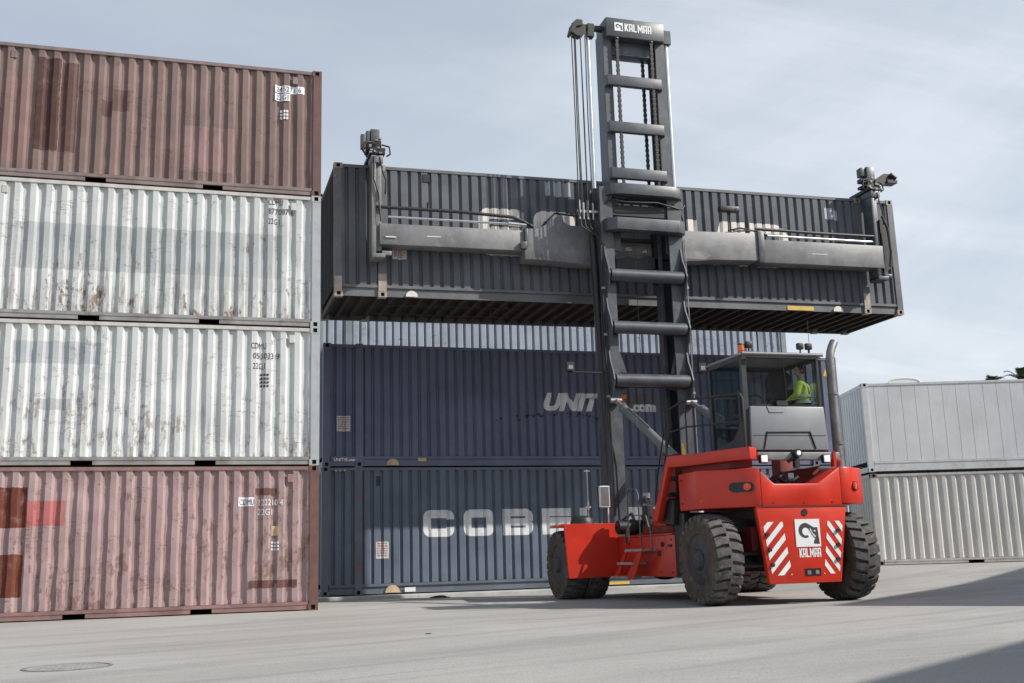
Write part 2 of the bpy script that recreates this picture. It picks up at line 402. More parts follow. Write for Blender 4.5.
c = t.mix(t.math('MULTIPLY', t.ramp(tm, .60, .70), .5), c, (.17, .165, .155))
c = t.mix(t.ramp(fine, .3, .75), t.mix(.24, c, (.09, .09, .088)), t.mix(.08, c, (.8, .79, .76)))
vor = t.new('ShaderNodeTexVoronoi', feature='DISTANCE_TO_EDGE'); vor.inputs['Scale'].default_value = .22; vor.inputs['Randomness'].default_value = 1
wn = t.new('ShaderNodeTexNoise'); wn.inputs['Scale'].default_value = 1.2; wn.inputs['Detail'].default_value = 6; t.l.new(v, wn.inputs[0])
wv = t.new('ShaderNodeVectorMath', operation='MULTIPLY_ADD'); t.l.new(wn.outputs['Color'], wv.inputs[0]); wv.inputs[1].default_value = (1.4, 1.4, 0); t.l.new(v, wv.inputs[2]); t.l.new(wv.outputs[0], vor.inputs['Vector'])
c = t.mix(t.math('MULTIPLY', t.math('MULTIPLY', t.math('LESS_THAN', vor.outputs[0], .0035), t.ramp(a, .52, .7)), .4), c, (.13, .125, .12))
t.put(b.inputs['Base Color'], c); b.inputs['Roughness'].default_value = .85; b.inputs['Specular IOR Level'].default_value = .25
bump(t, b, t.math('ADD', fine, t.math('MULTIPLY', med, 1.2)), .5, .012)
def axis_pts(lo, hi, f0, f1, st): 
    p = [lo, lo / 2, lo / 4, lo / 8]; x = f0
    while x <= f1: p.append(x); x += st
    return p + [hi / 8, hi / 4, hi / 2, hi]
g = MB(); xs = axis_pts(-700, 700, -30, 40, 1.0); ys = axis_pts(-500, 900, -30, 34, 1.0)
grid = [[g.bm.verts.new((x, y, gz(x, y))) for x in xs] for y in ys]
for j in range(len(ys) - 1):
    for i in range(len(xs) - 1): g.face([grid[j][i], grid[j][i + 1], grid[j + 1][i + 1], grid[j + 1][i]])
o = g.build('ground', GM, sharp=60); o['kind'] = 'structure'
PL = plain('slab_concrete', (.42, .415, .40), .85, 0, .15, 1.5, .5, (.2, .19, .18), spec=.25, bmp=.4)
s_ = MB().box(-1.4, 15.2, 2.86, 10.2, -.12, .076).bevel(.02, 1); o = s_.build('concrete_slab', PL); o['kind'] = 'structure'

# ------------------------------------------------------------------ containers
def casting_mesh():
    # corner casting, 0.178 x 0.162 x 0.118, holes through front (-y) and end faces
    m = MB(); m.box(0, .178, 0, .162, 0, .118); bm = m.bm; bm.faces.ensure_lookup_table()
    bmesh.ops.recalc_face_normals(bm, faces=bm.faces[:])
    for nrm, hw in ((Vector((0, -1, 0)), .057), (Vector((1, 0, 0)), .05), (Vector((-1, 0, 0)), .05)):
        f = [q for q in bm.faces if q.normal.dot(nrm) > .9 and q.calc_area() > .015][0]
        r = bmesh.ops.inset_individual(bm, faces=[f], thickness=.028)
        c = f.calc_center_median()
        for v in f.verts:
            for k in range(3):
                if abs(nrm[k]) < .5 and k != 2: v.co[k] = c[k] + (v.co[k] - c[k]) * .55
        ex = bmesh.ops.extrude_discrete_faces(bm, faces=[f]); nf = ex['faces'][0]
        for v in nf.verts: v.co -= nrm * .03
        nf.material_index = 1
        for e in nf.edges:
            for q in e.link_faces: q.material_index = 1
    me = bpy.data.meshes.new('corner_casting'); bm.to_mesh(me); bm.free()
    return me
CAST = casting_mesh(); CASTS = {}
def cast_for(mat):
    if mat.name not in CASTS:
        me = CAST.copy(); me.materials.append(mat); me.materials.append(BLACK); CASTS[mat.name] = me
    return CASTS[mat.name]
def corr_sheet(prof, z0, z1, place, nz=1, dent=0, seed=0):
    m = MB(); rows = []
    for k in range(nz + 1):
        z = z0 + (z1 - z0) * k / nz; row = []
        for (x, d) in prof.pts:
            dd = d
            if dent and 0 < k < nz:
                q = noise.noise(Vector((x * .9 + seed * 9, z * 1.1, seed))) ; q2 = noise.noise(Vector((x * 3.1 + seed * 5, z * 3.4, seed + 4)))
                dd += dent * (max(0, q - .05) * 1.3 + max(0, q2) * .6)
                x2 = x + dent * .22 * noise.noise(Vector((x * 2 + 7, z * 2.7, seed)))
            else: x2 = x
            row.append(m.bm.verts.new(place(x2, dd, z)))
        rows.append(row)
    for A, B in zip(rows, rows[1:]):
        for i in range(len(A) - 1): m.face([A[i], A[i + 1], B[i + 1], B[i]])
    return m
def container(label, loc, yaw, L, H, side, frame, rail, pitch=.262, depth=.05, roll=0, group=None, ext=0, dent=0, nz=1, seed=0,
              pockets=(), rail_h=.155, under=False, smooth=False, roof_wave=False, castmat=None, top=None, fo=.36, fi=.30):
    Wd = 2.438; c = empty('shipping_container', loc, (0, roll, yaw)); tag(c, label, 'shipping container', group)
    cm = castmat or frame
    x0, x1 = .155, L - .155
    if smooth:
        prof = Profile(x0, x1, .40, .012, .955, .015)
    else: prof = Profile(x0, x1, pitch, depth, fo, fi)
    y0 = .026; zb, zt = rail_h + .004, H - .085
    corr_sheet(prof, zb, zt, lambda x, d, z: (x, y0 + d, z), nz, dent, seed).build('side_panel', side, c, sharp=20, recalc=False)
    corr_sheet(prof, zb, zt, lambda x, d, z: (x, Wd - y0 - d, z)).build('side_panel', side, c, sharp=20)
    pe = Profile(.15, Wd - .15, .25, .045)
    corr_sheet(pe, zb, zt, lambda x, d, z: (.02 + d, x, z)).build('end_panel', side, c, sharp=20)
    corr_sheet(pe, zb, zt, lambda x, d, z: (L - .02 - d, x, z)).build('end_panel', side, c, sharp=20)
    rp = Profile(.1, L - .1, .30 if not roof_wave else .2, .02 if not roof_wave else .035, .3, .3)
    m = MB(); rows = [[m.bm.verts.new((x, yy, H - .028 - d + (.03 if roof_wave else 0))) for (x, d) in rp.pts] for yy in (.05, Wd - .05)]
    for i in range(len(rp.pts) - 1): m.face([rows[0][i], rows[0][i + 1], rows[1][i + 1], rows[1][i]])
    m.build('roof', side, c)
    m = MB().box(.05, L - .05, .07, Wd - .07, .128, .150)
    if under:
        n = int(L / .31)
        for i in range(1, n):
            x = i * L / n; m.box(x - .022, x + .022, .065, Wd - .065, .03, .128); m.box(x - .022, x + .05, .065, Wd - .065, .026, .034)
        for yy in (.75, 1.62): m.box(ext + .1, ext + 3.2, yy, yy + .07, .02, .029)
    m.build('floor', [under or BLK], c)
    for k, yy in enumerate((.012, Wd - .062)):
        f = -1 if k == 0 else 1
        m = MB()
        segs = []; xa = .178
        for (pa, pb) in pockets: segs.append((xa, pa)); xa = pb
        segs.append((xa, L - .178))
        for (a_, b_) in segs:
            m.box(a_, b_, yy + (.035 if ext and k == 0 else .008), yy + .055, .018, rail_h - .055)
        m.box(.178, L - .178, yy, yy + .05, rail_h - .055, rail_h)
        m.box(.178, L - .178, yy - .001, yy + .046, rail_h - .062, rail_h - .057)
        br = m.build('bottom_rail', rail, c)
        if pockets and k == 0:
            for (pa, pb) in pockets:   # dark mouth of each fork pocket: open box seen from the front
                m = MB().box(pa, pb, .07, .5, .02, .12)
                for f_ in list(m.bm.faces):
                    if f_.calc_center_median().y < .071: m.bm.faces.remove(f_)
                m.build('fork_pocket', BLACK, br)
        MB().box(.178, L - .178, yy, yy + .05, zt, H - .02).build('top_rail', top or rail, c)
    for xx in (0, L):
        for yy in (0, Wd):
            a_, b_ = (xx, xx + .158) if xx == 0 else (xx - .158, xx)
            e_, f_ = (yy + .004, yy + .11) if yy == 0 else (yy - .11, yy - .004)
            p = MB().box(a_, b_, e_, f_, .118, H - .118).build('corner_post', frame, c)
            for zz in (0, H - .118):
                q = bpy.data.objects.new('corner_casting', cast_for(cm)); COL.objects.link(q); q.parent = p
                if yy == 0: q.location = (0 if xx == 0 else L - .178, 0, zz)
                else: q.location = (.178 if xx == 0 else L, Wd, zz); q.rotation_euler = (0, 0, math.pi)
    for xx in (0, L):     # end sill and header
        a_, b_ = (.02, .09) if xx == 0 else (L - .09, L - .02)
        MB().box(a_, b_, .178, Wd - .178, .01, .15).build('end_sill', rail, c); MB().box(a_, b_, .178, Wd - .178, H - .13, H - .01).build('end_header', rail, c)
    if ext:               # inset posts of a 45 ft box, at the 40 ft positions
        for xx in (ext, L - ext):
            for yy in (0, Wd):
                e_, f_ = (yy + .002, yy + .11) if yy == 0 else (yy - .11, yy - .002)
                p = MB().box(xx - .085, xx + .085, e_, f_, .118, H - .118).build('inset_post', frame, c)
                for zz in (0, H - .118):
                    q = bpy.data.objects.new('corner_casting', cast_for(cm)); COL.objects.link(q); q.parent = p
                    q.location = (xx - .089, 0, zz) if yy == 0 else (xx + .089, Wd, zz)
                    if yy: q.rotation_euler = (0, 0, math.pi)
    return c, prof, y0
def tx(c, prof, y0, s, x, z, h, mat, sx=.8, off=.0, name='lettering', spacing=1.0, p=.004, shear=0):
    bm = curve_mesh(text=s, size=h / .72, offset=off, sx=sx, spacing=spacing, shear=shear)
    return lay(bm, name, mat, c, x, z, prof, y0, p)

L20, H20 = 6.058, 2.591
UL = -.47 - L20; VL = -1.57
pk = ((1.79, 2.15), (3.86, 4.22))
BR1 = (.212, .152, .141); BR4 = (.345, .248, .246); W2 = (.52, .545, .54); W3 = (.56, .58, .575)
brn_post = plain('brown_post', (.13, .066, .058), .6, 0, .15, 3, .3, (.2, .12, .1)); gry_post = plain('pale_grey_post', (.36, .385, .395), .55, 0, .08, 3, .25, (.2, .16, .12))
brn_post4 = plain('red_brown_post', (.14, .066, .055), .6, 0, .15, 3, .35, (.22, .13, .1))
BAR4 = plain('dark_brown_bar', (.12, .05, .042), .6, 0, .2, 5, .3, (.2, .12, .11))
rail1 = plain('grey_brown_rail', (.2, .155, .15), .65, 0, .2, 3, .5, (.12, .08, .07)); rail2 = plain('grimy_grey_rail', (.25, .245, .235), .65, 0, .2, 2.5, .6, (.12, .09, .07))
rail4 = plain('brown_rail', (.24, .14, .13), .65, 0, .2, 3, .5, (.12, .08, .07))
topw = plain('cream_top_rail', (.5, .48, .45), .6, 0, .12, 3, .5, (.2, .14, .1))
P1 = paint('brown_container_paint', BR1, .35, .5, .13, [(.88, 1.28, .55, 2.36, (.070, .034, .033), .9), (1.30, 1.58, .55, 2.3, (.09, .045, .043), .75), (2.02, 2.2, 1.3, 1.62, (.10, .055, .05), .75), (2.2, 2.5, 1.42, 1.85, (.11, .06, .055), .65), (3.47, 4.4, .35, 1.25, (.30, .20, .19), .7), (.35, .8, .3, 2.0, (.25, .145, .13), .4)], seed=1, low=.3, thr=.58)
P2 = paint('white_container_paint_upper', W2, .85, .28, .07, [(.67, 5.35, .92, 1.78, (.36, .385, .39), .8), (.05, .67, .92, 1.72, (.43, .45, .455), .5), (3.6, 5.4, .65, .95, (.4, .42, .42), .5)], seed=2, low=1.0)
P3 = paint('white_container_paint_lower', W3, .6, .22, .07, [(.75, 2.25, 1.8, 2.2, (.38, .41, .43), .8), (1.2, 1.75, .98, 1.18, (.28, .3, .31), .6), (2.2, 2.45, 1.45, 1.65, (.42, .5, .47), .5), (.9, 2.6, .25, .6, (.5, .52, .5), .3)], seed=3, low=.75, thr=.60)
P4 = paint('faded_pink_container_paint', BR4, .7, .6, .12, [(.30, 1.13, 1.55, 2.23, (.13, .04, .028), 1), (.30, 1.12, .40, 1.11, (.14, .045, .03), 1), (1.13, 1.75, 1.57, 2.0, (.42, .10, .09), .75)], seed=4, low=.45, thr=.555)
LY = R(-.14)
stackL = 'four containers stacked on the left'
specs = [('faded pink-brown short container with dark red patches, lowest of the left stack', P4, brn_post4, rail4, rail4, .05, 4),
         ('dented white short container with rust nicks, directly above the pink-brown one', P3, gry_post, rail2, topw, .035, 3),
         ('white short container with long grey band and rusty lower edge, under the brown one', P2, gry_post, rail2, topw, .03, 2),
         ('brown short container with darker stripes, topmost of the left stack', P1, brn_post, rail1, rail1, .03, 1)]
LC = []
for i, (lb, sd, fr, rl, tp, dn, sdn) in enumerate(specs):
    LC.append(container(lb, (UL, VL, H20 * i), LY, L20, H20, sd, fr, rl, group=stackL, dent=dn, nz=22, seed=sdn, pockets=pk, top=tp))
def lx(u): return u - UL
def placard(c, prof, y0, x0, x1, z0, z1, base=None, lines=6, ink=None, lab=None):
    base = base or PLAC; ink = ink or PINK
    p = lay(rects([(x0, x1, z0, z1)]), 'placard', base, c, 0, 0, prof, y0, .006)
    h = (z1 - z0) / (lines + 1); rr = []
    rnd = random.Random(int(x0 * 100))
    for k in range(lines):
        z = z1 - (k + .75) * h; w = (x1 - x0)
        n = 3
        a_ = x0 + .1 * w
        while a_ < x1 - .15 * w:
            b_ = min(x1 - .1 * w, a_ + w * rnd.uniform(.1, .3)); rr.append((a_, b_, z - h * .28, z + h * .28)); a_ = b_ + w * .06
    q = lay(rects(rr), 'fine_print', ink, p, 0, 0, prof, y0, .0085)
# numbers on the left stack
c, pf, y0 = LC[3]; zo = H20 * 3
lay(rects([(lx(-1.37), lx(-.80), 9.86 - zo, 10.01 - zo), (lx(-1.37), lx(-1.08), 9.69 - zo, 9.84 - zo)]), 'number_patch', WHITE, c, 0, 0, pf, y0, .005)
tx(c, pf, y0, '245271 6', lx(-1.35), 9.885 - zo, .105, INK, .88, p=.009)
tx(c, pf, y0, '22G1', lx(-1.35), 9.715 - zo, .105, INK, .8, p=.009)
lay(rects([(lx(-1.26) + i * .055, lx(-1.26) + i * .055 + .04, z, z + .05) for i in range(3) for z in (9.38 - zo, 9.31 - zo, 9.45 - zo)]), 'small_print', WHITE, c, 0, 0, pf, y0, .005)
c, pf, y0 = LC[2]; zo = H20 * 2
tx(c, pf, y0, 'CDMU', lx(-1.46), 7.55 - zo, .115, INK, .60); tx(c, pf, y0, '877087 6', lx(-1.46), 7.37 - zo, .115, INK, .80); tx(c, pf, y0, '22G1', lx(-1.46), 7.17 - zo, .115, INK, .66)
c, pf, y0 = LC[1]; zo = H20
tx(c, pf, y0, 'CDMU', lx(-1.73), 4.75 - zo, .115, INK, .60); tx(c, pf, y0, '055033 9', lx(-1.69), 4.56 - zo, .115, INK, .80); tx(c, pf, y0, '22G1', lx(-1.69), 4.37 - zo, .115, INK, .66)
lay(rects([(lx(-1.55) + i * .055, lx(-1.55) + i * .055 + .04, z, z + .04) for i in range(3) for z in (4.24 - zo, 4.17 - zo, 4.1 - zo, 4.03 - zo)]), 'small_print', INK, c, 0, 0, pf, y0, .005)
c, pf, y0 = LC[0]
lay(rects([(lx(-1.90), lx(-1.62), 1.86, 2.02)]), 'number_patch', WHITE, c, 0, 0, pf, y0, .005)
tx(c, pf, y0, 'CDMU', lx(-1.88), 1.885, .105, INK, .62, p=.009)
tx(c, pf, y0, '122210 4', lx(-1.56), 1.87, .115, OFFW, .75); tx(c, pf, y0, '22G1', lx(-1.56), 1.70, .115, OFFW, .8)
for q in ((lx(-1.6), lx(-1.23), 2.06, 2.18), (lx(-1.68), lx(-.85), .42, .55)): lay(rects([q]), 'paint_bar', BAR4, c, 0, 0, pf, y0, .006)
lay(rects([(lx(-1.31), lx(-1.19), 1.33, 1.5)]), 'data_plate', SAND, c, 0, 0, pf, y0, .006)
lay(rects([(lx(-1.31) + i * .05, lx(-1.31) + i * .05 + .035, z, z + .035) for i in range(3) for z in (1.19, 1.13, 1.07)]), 'small_print', WHITE, c, 0, 0, pf, y0, .005)
for i, (c, pf, y0) in enumerate(LC):   # vent covers near the top corners
    for xx in (5.49, .42):
        MB().box(xx, xx + .10, y0 - .012, y0 + .03, 2.28, 2.43).bevel(.008, 1).build('vent_cover', [rail1, topw, topw, brn_post4][3 - i] if i in (1, 2) else [rail4, 0, 0, rail1][i], c)

# blue 45 ft stack
UB, VB = .15, 3.28; H45, L45 = 2.896, 13.716
NAVY = (.140, .168, .215); PURP = (.142, .161, .228)
PB1 = paint('slate_blue_container_paint', NAVY, .12, .3, .14, [], H45, seed=5, low=.2, scuff=.12)
PB2 = paint('purple_blue_container_paint', PURP, .08, .28, .12, [], H45, seed=6, low=.2, scuff=.1)
fb1 = plain('slate_blue_frame', (.12, .14, .175), .5, 0, .15, 2, .35, (.14, .13, .13)); fb2 = plain('purple_blue_frame', (.13, .145, .22), .5, 0, .12, 2, .25, (.12, .11, .12))
cst = plain('worn_casting', (.17, .165, .155), .6, 0, .2, 5, .5, (.09, .06, .045))
CB = container('navy container with big pale block letters behind the red truck', (UB, VB, .084), 0, L45, H45, PB1, fb1, fb1, .222, .055, ext=.84, fo=.60, fi=.14, rail_h=.24, castmat=cst)
UN = container('purple-blue container with a slanted white name behind the mast', (UB + .02, VB, .084 + H45), 0, L45, H45, PB2, fb2, fb2, .222, .055, ext=.84, fo=.60, fi=.14, rail_h=.24, castmat=fb2)
PL3 = paint('pale_blue_grey_paint', (.36, .40, .46), .45, .3, .12, [(1.55, 1.98, .25, .72, (.7, .62, .55), .9), (12.0 - .62, 12.05, .2, .8, (.5, .52, .52), .7)], seed=7, low=.6)
fl3 = plain('pale_blue_grey_frame', (.24, .27, .31), .55, 0, .12, 2, .4, (.12, .11, .11))
L40 = 12.192; UR = .30
c, pf, y0 = CB
lay(word('COBELFRET', .74, .62, .19, .17, .97), 'lettering', OFFW, c, 2.50 - UB, 1.26, pf, y0, .004)
placard(c, pf, y0, 1.39 - UB, 1.69 - UB, .80, 1.18)
lay(rects([(1.05, 1.05 + .1, 2.45, 2.68)]), 'vent_cover', INK, c, .2, 0, pf, y0, .005)
def halfdisc(x, z, r): 
    bm = bmesh.new(); bm.faces.new([bm.verts.new((p[0], p[1], 0)) for p in arc(x, z, r, 0, 180, 10)]); return bm
lay(halfdisc(1.62, .035, .17), 'lift_mark', SAND, c, 0, 0, None, .012, .004); lay(rects([(1.9, 2.15, .04, .14)]), 'white_mark', WHITE, c, 0, 0, None, .012, .004)
lay(rects([(6.75, 7.45, .03, .1)]), 'yellow_strip', YEL, c, 0, 0, None, .04, .004)
lay(rects([(.30 + i * .1, .345 + i * .1, 2.79, 2.83) for i in range(3)]), 'hazard_ticks', SAND, c, 0, 0, None, .012, .004)
lay(rects([(.80, .88, 2.18, 2.25), (.80, .88, .58, .66)]), 'red_mark', REDM, c, 0, 0, None, .0, .003)
c, pf, y0 = UN; zo = .084 + H45
tx(c, pf, y0, 'UNIT', 5.50 - UB, 4.37 - zo, .40, OFFW, 1.08, off=.035, shear=.3, spacing=1.0)
tx(c, pf, y0, '45', 7.28 - UB, 4.36 - zo, .40, AMBER, .72, off=.03, shear=.3)
tx(c, pf, y0, '.com', 7.83 - UB, 4.36 - zo, .24, OFFW, 1.05, off=.02)
placard(c, pf, y0, .47 - UB, .78 - UB, 3.80 - zo, 4.16 - zo)
tx(c, None, .012, 'UNIT45.com', .25, .13, .07, OFFW, 1.0, off=.004)
lay(rects([(2.22, 2.42, .12, .2)]), 'white_mark', SAND, c, 0, 0, None, .012, .004); lay(halfdisc(1.62, .035, .15), 'lift_mark', SAND, c, 0, 0, None, .012, .004)
lay(rects([(7.65 - UB, 8.75 - UB, 4.42 - zo, 4.80 - zo)]), 'grey_patch', plain('grey_patch', (.12, .125, .13), .6), c, 0, 0, pf, y0, .002)
bm = bmesh.new()
rnd = random.Random(3)
for k in range(44):   # smudged remains under the name
    q = rnd.random(); x = 4.35 + 3.0 * q + rnd.uniform(-.1, .1) - UB; z = 4.12 + .12 * math.sin(3.1 * q) + rnd.gauss(0, .035) - zo; r = rnd.uniform(.012, .05); n_ = 8
    tl = rnd.uniform(-.5, .5)
    bm.faces.new([bm.verts.new((x + r * rnd.uniform(.5, 1.5) * math.cos(a_ * 2 * math.pi / n_) + tl * r * math.sin(a_ * 2 * math.pi / n_), z + r * rnd.uniform(.4, 1.1) * math.sin(a_ * 2 * math.pi / n_), 0)) for a_ in range(n_)])
sm_ = lay(bm, 'dark_scuffs', plain('smudge', (.045, .045, .06), .7, 0, .3, 12, .3, (.2, .2, .26), bmp=0), c, 0, 0, pf, y0, .005); sm_['kind'] = 'stuff'
bm = bmesh.new(); bm.faces.new([bm.verts.new(p) for p in ((13.30, 2.38, 0), (13.46, 2.38, 0), (13.38, 2.58, 0))]); lay(bm, 'warning_sign', YEL, c, 0, 0, pf, y0, .005)
# rear row: four long boxes high, sunlit above the blue stack
for i in range(4):
    container(('pale blue-grey container in the rear row behind the navy one, on the ground', 'pale blue-grey container in the rear row, second from the ground', 'pale blue-grey container showing between the charcoal and purple-blue ones', 'pale blue-grey container topping the rear row beside the left stack')[i],
              (UR, 5.9, .08 + H20 * i), 0, L45, H20, PL3, fl3, fl3, .215, .055, fo=.58, fi=.14, ext=.84, group='containers in the rear row')

# lifted 45 ft container
AR = -R(.443)
PA = paint('charcoal_container_paint', (.125, .137, .152), .25, .5, .18, [(4.2, 5.3, .7 + 1.6, 2.82, (.28, .3, .32), .0)], H45, seed=9, low=.3, scuff=.18)
fa = plain('charcoal_frame', (.12, .126, .134), .5, 0, .2, 2, .4, (.2, .18, .16)); ca = plain('sand_casting', (.36, .31, .27), .6, 0, .2, 5, .4, (.15, .1, .08))
und = plain('underside_end_shade_brown', (.032, .025, .021), .75, 0, .3, 3, .5, (.10, .065, .05))
AC = container('long charcoal container with broken white letters, held up by the mast', (0, 0, 6.208), 0, L45, H45, PA, fa, fa, .222, .055, fo=.60, fi=.14, roll=AR, ext=1.0, rail_h=.26, under=und, castmat=ca)
c, pf, y0 = AC
def az(z, u): return z - 6.208 - .00773 * u
for ch, x, w in (('e', 3.13, .95), ('O', 4.38, .97)):
    lay(curve_mesh(glyph(ch, w, 1.07, .24, .22)), 'lettering', CREAM, c, x, 7.26 - 6.208 - .03, pf, y0, .004)
for ch, x, w, r in (('I', 8.11, .25, .2), ('A', 8.62, .97, .2), ('D', 9.72, 1.02, .4)):
    lay(curve_mesh(glyph(ch, w, 1.07, .25, r)), 'lettering', CREAM, c, x, 7.31 - 6.208 - .07, pf, y0, .004)
for q in ((4.68, 4.80, 2.47, 2.80), (4.88, 5.06, 2.45, 2.81), (5.12, 5.28, 2.46, 2.80), (11.78, 12.0, 2.32, 2.60), (12.02, 12.14, 2.3, 2.56)): lay(rects([q]), 'pale_patch', GREYL, c, 0, 0, pf, y0, .004)
placard(c, pf, y0, 1.22, 1.52, .84, 1.10)
lay(halfdisc(1.62, .03, .13), 'lift_mark', CREAM, c, 0, 0, None, .012, .004); lay(halfdisc(11.9, .03, .13), 'lift_mark', CREAM, c, 0, 0, None, .012, .004)
lay(rects([(10.55, 11.25, .03, .13)]), 'orange_strip', YEL, c, 0, 0, None, .036, .004)
for xa in (1.0 - .085, L45 - 1.0 - .085): MB().box(xa, xa + .17, -.004, .004, .12, .50).build('post_plate', ca, c)
MB().box(.004, .16, -.003, .003, .12, .42).build('post_plate', ca, c)
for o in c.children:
    if o.name.startswith(('end_panel', 'end_sill', 'end_header')): o.data.materials[0] = und  # end faces black-brown: rust plus their shade put into the colour
MB().box(.95 + .95, 2.06, y0 - .014, y0 + .03, 2.58, 2.76).bevel(.008, 1).build('vent_cover', BLK, c)

# right: reefer on a corrugated box
RYAW = R(-17.51); RX, RY = 16.06, 5.31
PR = paint('reefer_grey_white_paint', (.73, .74, .735), .2, .2, .06, [], seed=10, low=.1); fr_ = plain('reefer_frame', (.68, .685, .68), .5, 0, .08, 2, .3, (.25, .22, .2))
PC = paint('cream_container_paint', (.64, .63, .585), .2, .25, .07, [], seed=11, low=.3); fc = plain('cream_frame', (.55, .54, .50), .55, 0, .1, 2, .4, (.22, .17, .13))
container('cream corrugated container on the ground at the right, under the smooth grey one', (RX, RY, .308), RYAW, L40, H20, PC, fc, fc, .278, .036, pockets=((2.55, 3.0), (4.65, 5.1)), roof_wave=True, castmat=rail1, top=fc)
container('smooth grey-white refrigerated container with panel seams, atop the cream one', (RX - .03, RY, .308 + H20 + .05), RYAW, L40, H20, PR, fr_, fr_, smooth=True, rail_h=.30, dent=.006, nz=10, seed=6)

# ------------------------------------------------------------------ the container handler
TO = Vector((6.5, -3.4, 0))
TR = tag(empty('container_handler', TO), 'red container handler with tall grey mast and glass cab, lifting the charcoal container', 'forklift truck')
def part(mb, name, mat, parent=None, bev=0, seg=2, sharp=35, split=False):
    if split: return [part(q, name, mat, parent, bev, seg, sharp) for q in islands(mb)][0]
    if bev: mb.bevel(bev, seg)
    return mb.build(name, mat, parent or TR, org=TO, sharp=sharp)
def laytruck(bm, name, mat, parent, v):
    for q in bm.verts: q.co = (q.co.x - TO.x, v - TO.y, q.co.y)
    for f in bm.faces:
        f.normal_update()
        if f.normal.y > 0: f.normal_flip()
    me = bpy.data.meshes.new(name); bm.to_mesh(me); bm.free(); me.materials.append(mat)
    o = bpy.data.objects.new(name, me); COL.objects.link(o); o.parent = parent; return o
# counterweight: two cheeks with cut corners and a dipped middle
m = MB()
lp = [(4.98, -5.28), (4.98, -5.92), (5.16, -6.12), (5.42, -6.37), (5.56, -6.485), (5.67, -6.555), (5.76, -6.596), (5.76, -5.28)]
m.prism(lp, 'z', 1.49, 2.09)
rp_ = [(7.88, -5.28), (7.88, -6.10), (7.80, -6.26), (7.40, -6.57), (7.30, -6.6), (7.18, -6.6), (7.18, -5.28)]
m.prism(rp_, 'z', 1.52, 2.10)
m.prism([(5.758, 1.49), (7.182, 1.49), (7.182, 2.10), (6.76, 1.84), (5.99, 1.84), (5.758, 2.045)], 'y', -6.6, -6.12)
CW = part(m, 'counterweight', RED, bev=.022)
MB_ = MB().box(5.85, 7.1, -6.5, -5.0, .6, 1.50); part(MB_, 'counterweight_base', BLK)  # black rather than red: the arch space's shade is in the colour
m = MB()
m.prism([(5.655, 1.475), (7.25, 1.475), (7.06, .31), (5.80, .31)], 'y', -6.585, -6.49)
CP = part(m, 'counterweight_plate', RED, bev=.015)
m = MB().box(5.64, 7.26, -6.592, -6.58, 1.474, 1.492); part(m, 'seam_strip', REDD, CP)
# warning bands
def clip(poly, zlo, zhi):
    for (lim, keep) in ((zlo, lambda z: z >= zlo), (zhi, lambda z: z <= zhi)):
        outp = []
        for i in range(len(poly)):
            a_, b_ = poly[i - 1], poly[i]
            ka, kb = keep(a_[1]), keep(b_[1])
            if ka != kb: k = (lim - a_[1]) / (b_[1] - a_[1]); outp.append((a_[0] + k * (b_[0] - a_[0]), lim))
            if kb: outp.append(b_)
        poly = outp
        if not poly: return []
    return poly
def edgeL(z): return 5.655 + (1.475 - z) / 1.165 * .15 + .06
def edgeR(z): return 7.25 - (1.475 - z) / 1.165 * .19 - .05
for sidek in (0, 1):
    bm = bmesh.new()
    for k in range(-2, 6):
        zb_ = .26 + k * .205; w = .345; sl_ = .31 if sidek == 0 else .31
        q = [(0, zb_), (w, zb_ + sl_), (w, zb_ + sl_ + .095), (0, zb_ + .095)]
        q = clip(q, .44, 1.25)
        if len(q) < 3: continue
        if sidek == 0: q = [(edgeL(z) + x, z) for x, z in q]
        else: q = [(edgeR(z) - x * .8, z) for x, z in q]
        bm.faces.new([bm.verts.new((x, z, 0)) for x, z in q])
    laytruck(bm, 'warning_stripes', WHITE, CP, -6.590)
m = MB()
for (uu, z) in ((5.80, 1.06), (5.83, .83), (5.86, .60), (7.05, 1.10), (7.04, .88), (7.02, .66)): m.tube([(uu, -6.62, z), (uu, -6.57, z)], .032, 10)
m.tube([(6.49, -6.594, 1.39), (6.49, -6.57, 1.39)], .055, 14)
part(m, 'lashing_stud', BLK, CP, split=True)
m = MB().box(6.42, 6.70, -6.594, -6.58, .42, .53); rc_ = part(m, 'tow_recess_shade', BLACK, CP)  # raised black slab, the shade of a recess given as colour
m = MB().box(6.455, 6.52, -6.60, -6.588, .44, .5).box(6.60, 6.66, -6.60, -6.588, .44, .5); part(m, 'tow_pin', STEEL, CP, split=True)
m = MB().box(6.30, 6.735, -6.596, -6.58, .86, 1.285); bd = part(m, 'emblem_board', WHITE, CP)
bx, bz, bw, bh = 6.30, .86, .435, .425
mk = arc(.40, .59, .27, -62, -300, 22) + [(.64, .76), (.74, .70), (.90, .70), (.95, .09), (.71, .11), (.74, .24), (.80, .33), (.76, .30), (.66, .42), (.585, .56)] + arc(.415, .55, .145, 35, 300, 16)
eye = arc(.785, .575, .04, 0, 330, 10); tusk = [(.575, .67), (.63, .66), (.70, .50), (.82, .385), (.78, .33), (.69, .43), (.62, .55)]
bm = curve_mesh([[(x, y) for x, y in mk], eye, tusk])
for q in bm.verts: q.co = (bx + q.co.x * bw, bz + q.co.y * bh, 0)
laytruck(bm, 'emblem', INK, bd, -6.599)
